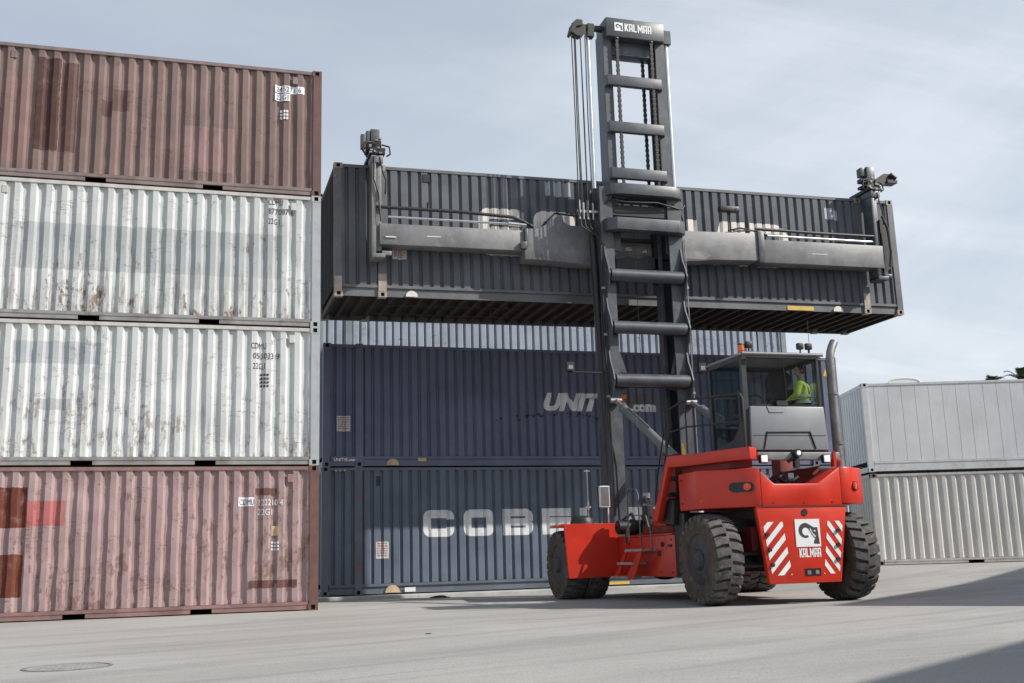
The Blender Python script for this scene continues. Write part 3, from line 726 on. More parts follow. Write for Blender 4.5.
def truck_text(s, size, sx, off, u0, u1, z, v, mat, parent, spacing=1.0, name='lettering'):
    bm = curve_mesh(text=s, size=size, offset=off, spacing=spacing)
    xs = [q.co.x for q in bm.verts]; lo, hi = min(xs), max(xs); k = (u1 - u0) / (hi - lo)
    for q in bm.verts: q.co.x = u0 + (q.co.x - lo) * k; q.co.y += z
    return laytruck(bm, name, mat, parent, v)
laytruck(wordmark(.14, 6.345, 6.725, .70), 'lettering', WHITE, CP, -6.592)
# tail lamp slots
for (cx, cy, dx, dy, hw, nm) in ((5.50, -6.452, .77, -.645, .20, 'l'), (7.50, -6.500, .80, .62, .115, 'r')):
    # slot lies on the cut corner: local frame along the corner face
    d = Vector((dx, dy if nm == 'r' else dy, 0)).normalized(); nrm = Vector((d.y, -d.x, 0)); z0_ = 1.80
    base = Vector((cx, cy, z0_)) + nrm * .012
    pts = arc(hw - .075, 0, .075, -90, 90, 6) + arc(-hw + .075, 0, .075, 90, 270, 6)
    m = MB(); A_ = [m.bm.verts.new(base + d * p[0] + Vector((0, 0, p[1]))) for p in pts]; B_ = [m.bm.verts.new(base - nrm * .05 + d * p[0] + Vector((0, 0, p[1]))) for p in pts]
    m.face(A_); m.face(B_[::-1])
    for i in range(len(pts)): m.face([A_[i], A_[i - 1], B_[i - 1], B_[i]])
    sl_o = part(m, 'lamp_slot_shade', BLK, CW)  # raised dark panel, its colour stands for the shade inside the slot
    q = base + d * (hw * (.45 if nm == 'l' else -.55)); q2 = q + nrm * .03
    part(MB().tube([q, q2], .058, 16), 'tail_lamp', TAIL, CW)
    part(MB().tube([q + nrm * .025 + Vector((0, 0, .012)), q + nrm * .034 + Vector((0, 0, .012))], .03, 12), 'indicator_lens', AMBER, CW)
part(MB().box(5.02, 5.10, -5.99, -5.97, 1.60, 1.63), 'side_marker', AMBER, CW)
for (uu, vv, z) in [(u_, -6.60, 1.545) for u_ in (5.95, 6.5, 7.0)] + [(4.975, -5.4, z_) for z_ in (1.6, 1.98)]:
    part(MB().tube([(uu - (.008 if uu < 5 else 0), vv - (.008 if uu > 5 else 0), z), (uu + (.01 if uu < 5 else 0), vv + (.01 if uu > 5 else 0), z)], .016, 8), 'bolt', REDD, CW)
for (vv, z) in ((-4.4, .5), (-4.4, 1.05), (-3.9, .5), (-2.15, .5), (-2.15, 1.05)): part(MB().tube([(5.19, vv, z), (5.21, vv, z)], .018, 8), 'bolt', REDD)
# chassis
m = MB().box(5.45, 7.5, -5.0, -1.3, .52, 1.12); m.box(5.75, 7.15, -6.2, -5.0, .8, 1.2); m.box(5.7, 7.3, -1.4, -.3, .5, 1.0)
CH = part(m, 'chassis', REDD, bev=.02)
m = MB().prism([(-4.55, .42), (-1.98, .42), (-1.98, 1.13), (-4.55, 1.13)], 'x', 5.2, 5.345); m.box(5.18, 5.35, -4.5, -2.0, 1.13, 1.16)
part(m, 'side_panel', RED, CH, bev=.012)
m = MB().prism([(-4.56, .42), (-4.90, .42), (-4.98, .9), (-4.98, 1.48), (-4.56, 1.48)], 'x', 5.19, 5.36); part(m, 'arch_panel', BLK, CH, bev=.01)
m = MB().box(5.36, 7.6, -4.98, -4.90, .5, 1.48); part(m, 'arch_panel', BLK, CH)
part(MB().box(5.19, 5.205, -3.95, -3.82, .78, .86).tube([(5.21, -4.05, .98), (5.17, -4.05, .98)], .045, 10).box(5.17, 5.21, -4.42, -4.30, .93, .97), 'filler_cap', BLK, CH)
# right side of the chassis
m = MB().box(7.655, 7.8, -4.55, -1.98, .42, 1.13); part(m, 'side_panel', RED, CH, bev=.012)
# axles and running gear
m = MB().tube([(5.3, -5.9, .70), (7.6, -5.9, .70)], .13, 14).box(5.9, 7.0, -6.1, -5.6, .5, .88).tube([(5.45, -6.15, .6), (7.45, -6.15, .6)], .045, 8).tube([(5.45, -6.22, .78), (7.45, -6.22, .78)], .03, 8)
part(m, 'steer_axle', BLK, CH, bev=0)
m = MB().tube([(5.1, -1.2, .66), (7.9, -1.2, .66)], .2, 16).lathe([(.02, -.3), (.22, -.26), (.36, -.1), (.36, .1), (.22, .26), (.02, .3)], 18, 'y', (6.5, -1.2, .66))
part(m, 'drive_axle', BLK, CH)
m = MB().box(5.45, 7.55, -6.0, -4.2, 1.12, 1.32).box(5.9, 7.1, -5.9, -4.3, 1.5, 1.86).tube([(5.9, -5.9, 1.75), (6.4, -6.02, 1.98), (6.9, -5.9, 1.7)], .035, 8).tube([(6.2, -6.0, 1.6), (6.35, -6.05, 1.9), (6.6, -5.8, 2.05)], .03, 8).tube([(6.5, -6.05, 1.62), (6.62, -6.0, 1.9), (6.9, -5.8, 2.0)], .028, 8)
part(m, 'engine', BLK)
m = MB().box(6.0, 6.28, -5.95, -5.9, 1.9, 2.02).box(6.62, 6.72, -5.98, -5.92, 1.92, 2.05); part(m, 'engine_cover', plain('blue_grey_steel', (.2, .24, .3), .4, .3, .1, 5), split=True)
m = MB().prism([(6.9, 1.85), (7.18, 2.1), (7.18, 2.16), (6.86, 1.9)], 'y', -6.05, -4.6); part(m, 'engine_bay_wall', REDD)

# wheels
def tyre_mb(Rr=.665, Wd=.43):
    m = MB(); h = Wd / 2
    m.lathe([(.355, -h * .78), (.38, -h * .95), (.48, -h * 1.04), (.57, -h), (.60, -h * .9), (.612, -h * .6), (.615, 0), (.612, h * .6), (.60, h * .9), (.57, h), (.48, h * 1.04), (.38, h * .95), (.355, h * .78)], 56, 'x', closed=True)
    for f in m.bm.faces:
        if abs(f.calc_center_median().x) > h * .8: f.material_index = 1
    N = 25; pit = 2 * math.pi / N
    for sd in (-1, 1):
        for k in range(N):
            t0 = (k + (0 if sd < 0 else .5)) * pit; wd = pit * .73
            def P(tt, a, r): return (a, r * math.cos(tt), r * math.sin(tt))
            sk = .30 * pit
            rows = [(-.012, Rr, 0), (h * .55, Rr - .002, sk * .4), (h * .97, Rr - .022, sk), (h * 1.02, .60, sk * 1.1)]
            top_, bot_ = [], []
            for (a, r, s_) in rows:
                a = a * sd
                top_.append([m.bm.verts.new(P(t0 + s_ + wd * q, a, r)) for q in (.04, .5, .96)])
                bot_.append([m.bm.verts.new(P(t0 + s_ + wd * q, a * .985, min(r - .03, .59))) for q in (0, .5, 1)])
            for A_, B_ in zip(top_, top_[1:]):
                for i in range(2): m.face([A_[i], A_[i + 1], B_[i + 1], B_[i]])
            for i in range(3):
                m.face([top_[i][0], top_[i + 1][0], bot_[i + 1][0], bot_[i][0]]); m.face([top_[i][2], top_[i + 1][2], bot_[i + 1][2], bot_[i][2]])
            for i in range(2):
                m.face([top_[0][i], top_[0][i + 1], bot_[0][i + 1], bot_[0][i]]); m.face([top_[3][i], top_[3][i + 1], bot_[3][i + 1], bot_[3][i]])
    return m
def rim_mb(steer=True):
    m = MB(); m.lathe([(.345, -.19), (.375, -.18), (.36, -.16), (.32, -.11), (.29, .04), (.21, .06), (.18, -.06), (.16, -.20), (.12, -.235), (.01, -.24), (.01, .1), (.36, .17)], 36, 'x')
    for k in range(10):
        a = 2 * math.pi * k / 10; m.tube([(.06, .25 * math.cos(a), .25 * math.sin(a)), (-.03, .25 * math.cos(a), .25 * math.sin(a))], .024, 6)
    for k in range(8):
        a = 2 * math.pi * k / 8; m.tube([(-.15, .135 * math.cos(a), .135 * math.sin(a)), (-.21, .135 * math.cos(a), .135 * math.sin(a))], .016, 6)
    return m
wh0 = tyre_mb().build('wheel', [RUB, RUBW], TR, sharp=28); ri0 = rim_mb(True).build('rim', RIM, wh0)
first = True
def wheel(c_, right=False, roll_=0., k=1.0):
    global first
    if first: w, r = wh0, ri0; first = False
    else:
        w = wh0.copy(); COL.objects.link(w); r = ri0.copy(); COL.objects.link(r); r.parent = w
    w.parent = TR; w.location = Vector(c_) - TO; w.rotation_euler = (roll_, 0, math.pi if right else 0); w.scale = (k, k, k)
wheel((5.17, -5.90, .706), roll_=.1, k=1.065); wheel((7.59, -5.88, .706), True, .24, k=1.065)
for uu, rg, rl in ((4.42, False, .05), (4.88, False, .2), (8.58, True, .3), (8.12, True, .4)): wheel((uu, -1.2, .655), rg, rl)
# front mudguards
for sgn in (1, -1):
    def U(x): return x if sgn == 1 else 13.0 - x
    m = MB()
    def bx2(a_, b_, *r): m.box(min(U(a_), U(b_)), max(U(a_), U(b_)), *r)
    m.prism([(U(4.10), 1.42), (U(5.2), 1.42), (U(5.2), .41), (U(4.17), .40)], 'y', -2.0, -1.965)
    m.prism([(U(4.10), -1.965), (U(5.3), -1.965), (U(5.3), -.42), (U(4.34), -.42)], 'z', 1.385, 1.42)
    m.prism([(U(3.93), 1.345), (U(4.105), 1.40), (U(4.105), 1.43), (U(3.93), 1.375)], 'y', -2.0, -1.86)
    part(m, 'mudguard', RED, bev=.006, seg=1)
# access steps, grab rails
for i, (v0, v1, z) in enumerate(((-3.75, -3.02, .91), (-3.32, -2.62, .68), (-3.06, -2.32, .43))):
    m = MB().box(4.90, 5.2, v0, v1, z - .045, z); part(m, 'step', STEP, bev=.006, seg=1)
m = MB().prism([(-3.78, .93), (-3.62, .93), (-2.9, .38), (-3.3, .38)], 'x', 4.94, 4.96); m.prism([(-3.05, .93), (-2.95, .93), (-2.25, .38), (-2.5, .38)], 'x', 4.96, 4.98)
part(m, 'step_cheek', RED, split=True)
for pts in ([(5.06, -2.86, 1.05), (5.06, -2.9, 1.9), (5.06, -2.98, 2.0), (5.06, -3.3, 1.98), (5.06, -3.38, 1.88), (5.06, -3.42, 1.1)], [(5.03, -3.5, .95), (5.03, -3.46, 1.70), (5.03, -3.55, 1.82), (5.03, -3.78, 1.82), (5.03, -3.88, 1.70), (5.03, -3.98, .88)]):
    part(MB().tube(pts, .016, 8), 'grab_rail', DGREY)
# hydraulics on the deck
m = MB().tube([(5.08, -2.3, 1.33), (5.75, -2.3, 1.33)], .135, 18).tube([(5.06, -2.3, 1.33), (5.09, -2.3, 1.33)], .10, 14).tube([(5.35, -2.3, 1.33), (5.4, -2.3, 1.33)], .15, 18).tube([(5.05, -2.3, 1.33), (5.03, -2.3, 1.33)], .035, 10)
part(m, 'hydraulic_pump', BLK)
m = MB().tube([(5.62, -2.5, 1.16), (5.62, -2.5, 1.72)], .10, 16).tube([(5.62, -2.5, 1.76), (5.62, -2.5, 1.86)], .12, 16).tube([(5.62, -2.5, 1.5), (5.62, -2.5, 1.55)], .13, 16)
part(m, 'air_filter', BLK); part(MB().tube([(5.62, -2.5, 1.86), (5.62, -2.5, 1.96)], .07, 14).tube([(5.62, -2.5, 1.72), (5.62, -2.5, 1.76)], .08, 14), 'filter_cap', STEEL)
m = MB().tube([(5.45, -2.6, 1.12), (5.47, -2.7, 1.4), (5.4, -2.9, 1.5), (5.38, -3.1, 1.2)], .022, 8).tube([(5.6, -2.1, 1.2), (5.55, -1.9, 1.6), (5.6, -1.3, 1.5)], .025, 8).tube([(5.3, -2.2, 1.25), (5.28, -2.1, 1.0), (5.3, -2.05, .8)], .02, 8).tube([(5.2, -2.45, 1.3), (5.16, -2.5, 1.05), (5.24, -2.6, .95)], .018, 8)
part(m, 'hydraulic_hose', BLK, split=True)
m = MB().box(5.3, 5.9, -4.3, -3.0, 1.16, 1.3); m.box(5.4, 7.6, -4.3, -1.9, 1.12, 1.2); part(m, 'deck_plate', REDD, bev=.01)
m = MB().prism([(-4.75, 1.28), (-4.0, 1.36), (-3.95, 1.5), (-4.6, 1.74), (-4.8, 1.7)], 'x', 5.1, 5.32); part(m, 'battery_box', BLK, bev=.015)
m = MB().box(5.32, 5.6, -3.95, -3.4, 1.3, 1.62); part(m, 'valve_block', RED, bev=.01)
# platform, stringer, rails
pl = [(5.60, -6.60), (5.40, -6.02), (5.16, -5.32), (4.93, -5.02), (5.2, -4.96), (5.82, -4.96), (5.82, -6.42)]
m = MB().prism(pl, 'z', 2.23, 2.42); PF = part(m, 'platform', RED, bev=.012)
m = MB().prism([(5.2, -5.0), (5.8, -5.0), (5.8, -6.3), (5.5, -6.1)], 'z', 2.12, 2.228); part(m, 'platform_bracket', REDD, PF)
m = MB().prism([(-5.06, 2.42), (-4.92, 2.42), (-4.2, 1.36), (-4.42, 1.36)], 'x', 4.95, 5.06); part(m, 'ladder_stringer', RED, PF, bev=.01)
m = MB()
for z, v_ in ((2.02, -4.82), (1.76, -4.64)): m.box(5.06, 5.6, v_ - .12, v_ + .05, z, z + .07)
part(m, 'ladder_rung', BLK, PF, split=True)
rl = MB(); p0, p1, p2 = Vector((5.62, -6.45, 0)), Vector((5.10, -5.45, 0)), Vector((4.94, -4.98, 0))
def at(p, z): return (p.x, p.y, z)
rl.tube([at(p0, 2.42), at(p0, 3.2), (5.60, -6.41, 3.28), at(p1, 3.31), at(p2, 3.17), at(p2, 2.42)], .017, 8)
rl.tube([at(p0, 2.84), at(p1, 2.86), at(p2, 2.80)], .014, 8); rl.tube([at(p1, 2.42), at(p1, 3.31)], .015, 8)
part(rl, 'handrail', BLK, PF)
part(MB().tube([(5.15, -5.2, 2.42), (5.15, -5.2, 2.62)], .03, 8), 'rail_socket', YEL, PF)
m = MB()
for k in range(2): m.tube([(4.97 + .1 * k, -4.97, 3.05 - .1 * k), (5.0 + .1 * k, -4.6, 2.5), (5.1 + .1 * k, -4.1, 1.9), (5.25, -3.7, 1.4)], .014, 6)
part(m, 'control_cable', BLK, split=True)

# cab
CU0, CU1, CV0, CV1 = 5.83, 7.28, -6.10, -4.90
m = MB()
for (uu, vv, du) in ((CU0, CV0, .10), (CU1 - .05, CV0, .05), (CU0, CV1 - .07, .07), (CU1 - .07, CV1 - .07, .07)): m.box(uu, uu + du, vv, vv + .07, 2.42, 3.98)
m.box(CU0, CU1, CV0, CV1, 2.38, 2.46); m.box(CU0 + .1, CU1 - .05, CV0, CV0 + .05, 3.93, 3.985); m.box(CU0, CU0 + .05, CV0 + .07, CV1 - .07, 3.90, 3.985); m.box(CU1 - .05, CU1, CV0 + .07, CV1 - .07, 3.90, 3.985); m.box(CU0, CU1, CV1 - .05, CV1, 3.9, 3.985)
m.box(CU0 + .07, CU1 - .07, CV1 - .05, CV1, 2.46, 2.9)
m.box(CU1 - .05, CU1, CV0 + .07, CV1 - .07, 2.46, 2.75)
CAB = part(m, 'cab', CABD, bev=.008, seg=1)
m = MB().prism([(CV0 - .02, 3.97), (CV0 - .03, 3.985), (CV0 + .05, 4.01), (CV1 - .1, 4.01), (CV1, 3.99), (CV1, 3.97)], 'x', CU0 - .02, CU1 + .02); part(m, 'cab_roof', CABG, CAB, bev=.012)
part(MB().tube([(CU0 - .02, CV0 - .09, 3.985), (CU1 + .03, CV0 - .09, 3.99)], .03, 10).tube([(CU0, CV0 - .07, 3.94), (CU1, CV0 - .07, 3.94)], .016, 8), 'roof_bar', MGREY, CAB)
m = MB().prism([(5.90, 2.41), (7.325, 2.41), (7.285, 3.125), (5.925, 3.125)], 'y', CV0 - .045, CV0 + .04); LP = part(m, 'lower_panel', CABG, CAB, bev=.015)
m = MB()
for seg in ([(6.12, 2.43), (6.19, 2.70), (6.98, 2.71), (7.07, 2.43)],): m.tube([(a_, CV0 - .05, z) for a_, z in seg], .014, 6)
m.tube([(6.22, CV0 - .047, 3.12), (6.26, CV0 - .047, 3.02), (6.52, CV0 - .047, 3.025)], .006, 6)
m.box(5.94, 7.28, CV0 - .05, CV0 - .044, 2.645, 2.652); part(m, 'panel_seal', BLK, LP)
m = MB().box(5.95, 7.22, CV0 + .015, CV0 + .021, 3.125, 3.93); part(m, 'rear_window', GLASS, CAB)
m = MB().box(CU0 + .012, CU0 + .018, CV0 + .07, CV1 - .07, 3.0, 3.9); part(m, 'door_window', GLASS, CAB)
m = MB().prism([(CV0 + .07, 2.46), (CV1 - .07, 2.46), (CV1 - .07, 2.5), (CV0 + .42, 2.62), (CV0 + .22, 2.78), (CV0 + .07, 3.0)], 'x', CU0, CU0 + .04); m.box(CU0 - .012, CU0, CV0 + .1, CV0 + .14, 2.9, 3.4); m.tube([(CU0 - .02, CV0 + .2, 3.28), (CU0 - .03, CV0 + .6, 3.34), (CU0 - .02, CV0 + .9, 3.38)], .014, 6)
part(m, 'door_panel', CABD, CAB)
m = MB().prism([(CV0 + .42, 2.62), (CV0 + .22, 2.78), (CV0 + .07, 3.0), (CV1 - .07, 3.0), (CV1 - .07, 2.5)], 'x', CU0 + .012, CU0 + .018); part(m, 'door_window', GLASS, CAB)
part(MB().box(CU1 - .018, CU1 - .012, CV0 + .07, CV1 - .07, 2.75, 3.9), 'side_window', GLASS, CAB)
part(MB().box(CU0 + .07, CU1 - .07, CV1 - .02, CV1 - .014, 2.9, 3.9), 'windscreen', GLASS, CAB)
m = MB().prism([(CV0 + .02, 3.13), (CV0 + .10, 3.13), (CV0 + .06, 3.16), (CV0 + .02, 3.17)], 'x', 6.0, 7.2); m.tube([(6.55, CV0 - .03, 3.2), (6.6, CV0 - .035, 3.22), (7.15, CV0 - .03, 3.30)], .010, 6); m.box(6.42, 6.62, CV0 - .04, CV0 - .0, 3.14, 3.22)
part(m, 'wiper', BLK, CAB)
part(MB().tube([(6.62, CV0 + .008, 3.13), (6.64, CV0 + .008, 3.5), (6.60, CV0 + .008, 3.92)], .006, 6), 'antenna_wire', BLK, CAB)
m = MB().prism([(6.36, 2.95), (6.36, 3.62), (6.40, 3.72), (6.47, 3.78), (6.52, 3.80), (6.70, 3.80), (6.75, 3.78), (6.81, 3.72), (6.84, 3.62), (6.84, 2.95)], 'y', -5.72, -5.60); m.box(6.36, 6.84, -5.72, -5.2, 2.86, 2.98); m.box(6.45, 6.75, -5.6, -5.3, 2.46, 2.86)
for q in m.bm.verts: q.co.x += .165
part(m, 'seat', SEATM, CAB, bev=.03)
part(MB().box(6.86, 7.22, -6.02, -5.78, 2.47, 2.98), 'jump_seat', SEATM, CAB, bev=.02)
m = MB().prism([(5.95, 2.9), (5.95, 3.3), (6.06, 3.42), (6.2, 3.44), (6.28, 3.3), (6.28, 2.9)], 'y', -5.5, -5.2); m.box(6.35, 6.8, -5.12, -4.97, 2.9, 3.2); m.tube([(6.55, -5.1, 3.1), (6.55, -5.2, 3.25)], .02, 8).lathe([(.17, -.012), (.185, 0), (.17, .012), (.155, 0)], 20, 'y', (6.55, -5.22, 3.28), closed=True)
part(m, 'dashboard', CABD, CAB, bev=.006, seg=1)
# roof lamps and beacon
m = MB().tube([(5.90, -6.02, 4.01), (5.90, -6.02, 4.06)], .05, 12); m.tube([(5.90, -6.02, 4.06), (5.90, -6.02, 4.15)], .062, 14, .055); part(m, 'beacon', AMBER, CAB)
part(MB().tube([(5.90, -6.02, 4.15), (5.90, -6.02, 4.175)], .058, 14, .045), 'beacon_cap', BLK, CAB)
for uu in (6.02, 6.98, 7.14):
    m = MB().box(uu - .055, uu + .055, -6.1, -6.02, 4.10, 4.21).bevel(.015, 2); m.tube([(uu, -6.06, 4.0), (uu, -6.06, 4.10)], .014, 8)
    w = part(m, 'work_lamp', BLK, CAB)
part(MB().tube([(7.2, -6.0, 4.06), (7.2, -6.0, 4.62)], .004, 5), 'radio_aerial', BLK, CAB)
# lamp beam under the cab
m = MB().box(5.86, 7.36, -6.38, -6.24, 2.23, 2.355); LB = part(m, 'lamp_beam', MGREY, bev=.015)
for uu in (5.93, 7.06):
    m = MB().box(uu - .072, uu + .072, -6.46, -6.38, 2.17, 2.31); hl = part(m, 'headlamp', BLK, LB, bev=.02)
    part(MB().box(uu - .055, uu + .055, -6.468, -6.455, 2.187, 2.293), 'lens', LENS, hl, bev=.012)
m = MB().tube([(6.53, -6.5, 2.33), (6.53, -6.38, 2.33)], .065, 16).tube([(6.53, -6.4, 2.28), (6.40, -6.36, 2.20)], .03, 8).box(6.49, 6.57, -6.44, -6.36, 2.1, 2.3); cmx = part(m, 'reversing_camera', BLK, LB)
part(MB().tube([(6.53, -6.507, 2.33), (6.53, -6.498, 2.33)], .038, 14), 'lens', LENS, cmx)
part(MB().box(7.22, 7.27, -6.40, -6.3, 2.12, 2.36).tube([(7.24, -6.3, 2.25), (7.45, -6.2, 2.24)], .035, 10), 'lamp_bracket', RED, LB)
# exhaust stack
m = MB().tube([(7.80, -5.7, 2.0), (7.78, -5.7, 2.5), (7.77, -5.7, 3.6), (7.775, -5.7, 4.02), (7.80, -5.69, 4.14), (7.85, -5.67, 4.24), (7.92, -5.64, 4.34)], .072, 16)
m.tube([(7.89, -5.6, 2.0), (7.89, -5.6, 3.9)], .028, 8); m.tube([(7.8, -5.7, 2.55), (7.8, -5.7, 2.6)], .09, 16); m.tube([(7.775, -5.7, 3.4), (7.775, -5.7, 3.44)], .087, 16); part(m, 'exhaust_pipe', EXH)

# ---- mast
ML, MR = 5.50, 7.40
m = MB()
for (a_, b_, web) in ((ML, ML + .29, ML), (MR - .33, MR, MR - .05)):
    m.box(a_, b_, -1.1, -1.06, .55, 8.6); m.box(a_, b_, -.50, -.46, .55, 8.6); m.box(web, web + .05, -1.06, -.50, .55, 8.6)
m.box(ML + .05, ML + .09, -1.06, -.9, .55, 8.6)
m.box(MR - .42, MR - .33, -.72, -.5, .55, 8.6)
MA = part(m, 'mast', DGREY, bev=.006, seg=1)
for z in (6.61, 5.48, 4.36):
    part(MB().tube([(ML + .12, -1.2, z), (MR - .12, -1.2, z)], .135, 22), 'cross_tube', DGREY, MA)
    part(MB().box(ML + .05, MR - .05, -1.11, -1.0, z + .02, z + .1), 'tube_web', DGREY, MA, split=True)
for uu in (ML + .04, MR - .085):
    for z in (6.61, 5.48, 4.36):
        pf_ = [(-1.08, z + .72), (-1.12, z + .66), (-1.17, z + .42), (-1.29, z + .2), (-1.36, z), (-1.29, z - .22), (-1.17, z - .4), (-1.12, z - .5), (-1.08, z - .55)]
        part(MB().prism(pf_, 'x', uu, uu + .03), 'gusset', DGREY, MA)
m = MB().prism([(5.56, -1.1), (5.60, -1.25), (5.78, -1.36), (7.22, -1.36), (7.40, -1.25), (7.43, -1.1)], 'z', 7.58, 7.85); part(m, 'cross_beam', MGREY if False else DGREY, MA, bev=.012)
m = MB().prism([(5.60, -1.05), (5.72, -1.2), (5.95, -1.28), (7.15, -1.28), (7.36, -1.2), (7.46, -1.05), (7.46, -.6), (5.60, -.6)], 'z', 8.40, 8.64); part(m, 'cross_beam', DGREY, MA, bev=.012)
m = MB().box(5.66, 7.3, -1.06, -.9, 7.98, 8.22).tube([(5.7, -1.15, 8.3), (6.1, -1.2, 8.24), (6.8, -1.2, 8.27), (7.35, -1.1, 8.2), (7.5, -.95, 8.0)], .018, 8).tube([(5.62, -1.1, 8.2), (5.75, -1.18, 8.36), (6.1, -1.15, 8.34)], .015, 6).tube([(7.2, -1.1, 8.3), (7.45, -1.05, 8.2), (7.55, -1.0, 8.33)], .015, 6)
part(m, 'mast_collar', BLK, MA)
m = MB().prism([(5.78, 4.32), (7.12, 4.32), (7.12, 4.16), (7.02, 4.2), (6.9, 4.23), (6.0, 4.23), (5.88, 4.2), (5.78, 4.14)], 'y', -1.05, -.98); part(m, 'stiffener_plate', DGREY, MA)
for k, uu in enumerate((5.8, 7.0)):   # short inner gussets below the tubes
    m = MB().prism([(uu - .02, 4.55), (uu + .16 if k == 0 else uu + .14, 4.55), (uu + .02 if k == 0 else uu + .14, 5.0), (uu - .02 if k == 0 else uu + .1, 5.0)], 'y', -1.04, -1.0); part(m, 'gusset', DGREY, MA)
# lift cylinders beside the columns
for uu, side_ in ((5.40, 0), (7.50, 1)):
    part(MB().tube([(uu + (.22 if side_ == 0 else -.1), -.85, .9), (uu - .04, -.85, 8.55)], .072, 16), 'lift_cylinder', BLK if side_ == 0 else DGREY, MA)
part(MB().tube([(5.475, -.9, 8.6), (5.475, -.9, 12.15)], .043, 14), 'lift_rod', CHROME, MA)
part(MB().tube([(7.37, -.9, 8.6), (7.37, -.9, 12.2)], .048, 14), 'lift_rod', CHROME, MA)
# inner mast
m = MB()
for (a_, b_) in ((5.80, 6.0), (7.06, 7.30)):
    m.box(a_, b_, -.98, -.94, 7.2, 12.3); m.box(a_, b_, -.58, -.54, 7.2, 12.3)
    w_ = a_ if a_ < 6.5 else b_ - .05; m.box(w_, w_ + .05, -.94, -.58, 7.2, 12.3)
IM = part(m, 'inner_mast', DGREY, MA, bev=.006, seg=1)
for z in (11.10, 10.01, 8.94):
    part(MB().prism([(5.79, -.98), (5.82, -1.1), (7.12, -1.1), (7.18, -.98)], 'z', z - .12, z + .12), 'inner_cross_beam', DGREY, MA, bev=.012)
m = MB().box(5.84, 7.24, -1.12, -.5, 12.13, 12.58); m.box(6.0, 7.06, -.9, -.6, 11.8, 12.13); HD = part(m, 'mast_header', DGREY, MA, bev=.02)
laytruck(rects([(6.04, 6.24, 12.27, 12.47)]), 'emblem_patch', WHITE, MA, -1.126)
bm = curve_mesh([mk, eye, tusk])
for q in bm.verts: q.co = (6.045 + q.co.x * .19, 12.28 + q.co.y * .18, 0)
laytruck(bm, 'emblem', INK, MA, -1.129)
laytruck(wordmark(.185, 6.28, 6.93, 12.28), 'lettering', WHITE, MA, -1.126)
# leaf chains
for uu, vv in ((6.10, -1.06), (6.93, -1.06), (6.02, -.70), (6.86, -.70)):
    m = MB(); z = 8.62; k = 0
    while z < 12.2:
        w_ = .038 if k % 2 else .028
        m.box(uu - w_, uu + w_, vv - .022, vv + .022, z, z + .055); z += .06; k += 1
    part(m, 'leaf_chain', BLK, MA)
m = MB().tube([(6.1, -1.06, 12.1), (6.1, -1.06, 12.26)], .05, 10).tube([(6.93, -1.06, 12.1), (6.93, -1.06, 12.26)], .05, 10).box(7.24, 7.46, -1.0, -.8, 12.16, 12.48); part(m, 'chain_anchor', DGREY, MA, split=True)
# hose reel arm at the top left and the hose bundle
m = MB().box(5.12, 5.86, -.97, -.85, 12.32, 12.42).prism([(5.02, 12.16), (5.06, 12.12), (5.16, 12.30), (5.3, 12.34), (5.3, 12.46), (5.16, 12.46), (5.08, 12.38)], 'y', -1.08, -.8).box(5.45, 5.6, -1.0, -.82, 12.14, 12.44)
m.lathe([(.14, -.1), (.17, -.1), (.17, .1), (.14, .1)], 18, 'y', (5.22, -.94, 12.26)); part(m, 'hose_arm', BLK, MA)
m = MB()
for k, (uu, vv) in enumerate(((5.045, -1.02), (5.14, -1.0), (5.155, -.9), (5.25, -1.02), (5.29, -.92), (5.37, -1.0))):
    m.tube([(uu + .03, vv, 12.38), (uu, vv, 12.1), (uu - .012 * (k % 3 - 1), vv, 10.2), (uu + .01, vv, 8.1), (uu + .03, vv, 7.92)], .0125, 6)
part(m, 'hose', BLK, MA, split=True)
m = MB()
for k, uu in enumerate((5.07, 5.16, 5.26, 5.38)): m.tube([(uu, -1.0, 7.86), (uu, -1.0, 8.28 - .05 * (k % 2))], .024, 8)
m.box(5.02, 5.72, -1.0, -.95, 8.02, 8.07); part(m, 'hose_fitting', STEEL, MA)
m = MB()
for k in range(4): m.tube([(5.08 + .1 * k, -1.0, 7.88), (5.1 + .1 * k, -1.0, 7.7), (5.28 + .08 * k, -1.03, 7.58 - .02 * k), (5.5 + .04 * k, -1.05, 7.45 - .1 * k), (5.56 + .02 * k, -1.12, 7.2 - .1 * k)], .016, 6)
m.tube([(5.47, -1.13, 8.0), (5.46, -1.13, 5.0), (5.50, -1.13, 3.6), (5.53, -1.12, 1.6)], .02, 6); m.tube([(5.43, -1.1, 6.0), (5.42, -1.12, 4.4), (5.47, -1.12, 3.4), (5.6, -1.1, 2.6), (5.62, -1.1, 1.5)], .017, 6)
m.tube([(6.32, -.95, 8.0), (6.33, -.95, 4.6)], .006, 5)
part(m, 'mast_hose', BLK, MA, split=True)
m = MB()
for z in (4.0, 6.3, 5.3): m.box(5.44, 5.52, -1.16, -1.1, z, z + .05); m.box(7.40, 7.46, -1.14, -1.08, z + .1, z + .15)
m.tube([(7.43, -1.12, 7.5), (7.43, -1.12, 2.2)], .014, 6); part(m, 'hose_clamp', STEEL, MA, split=True)
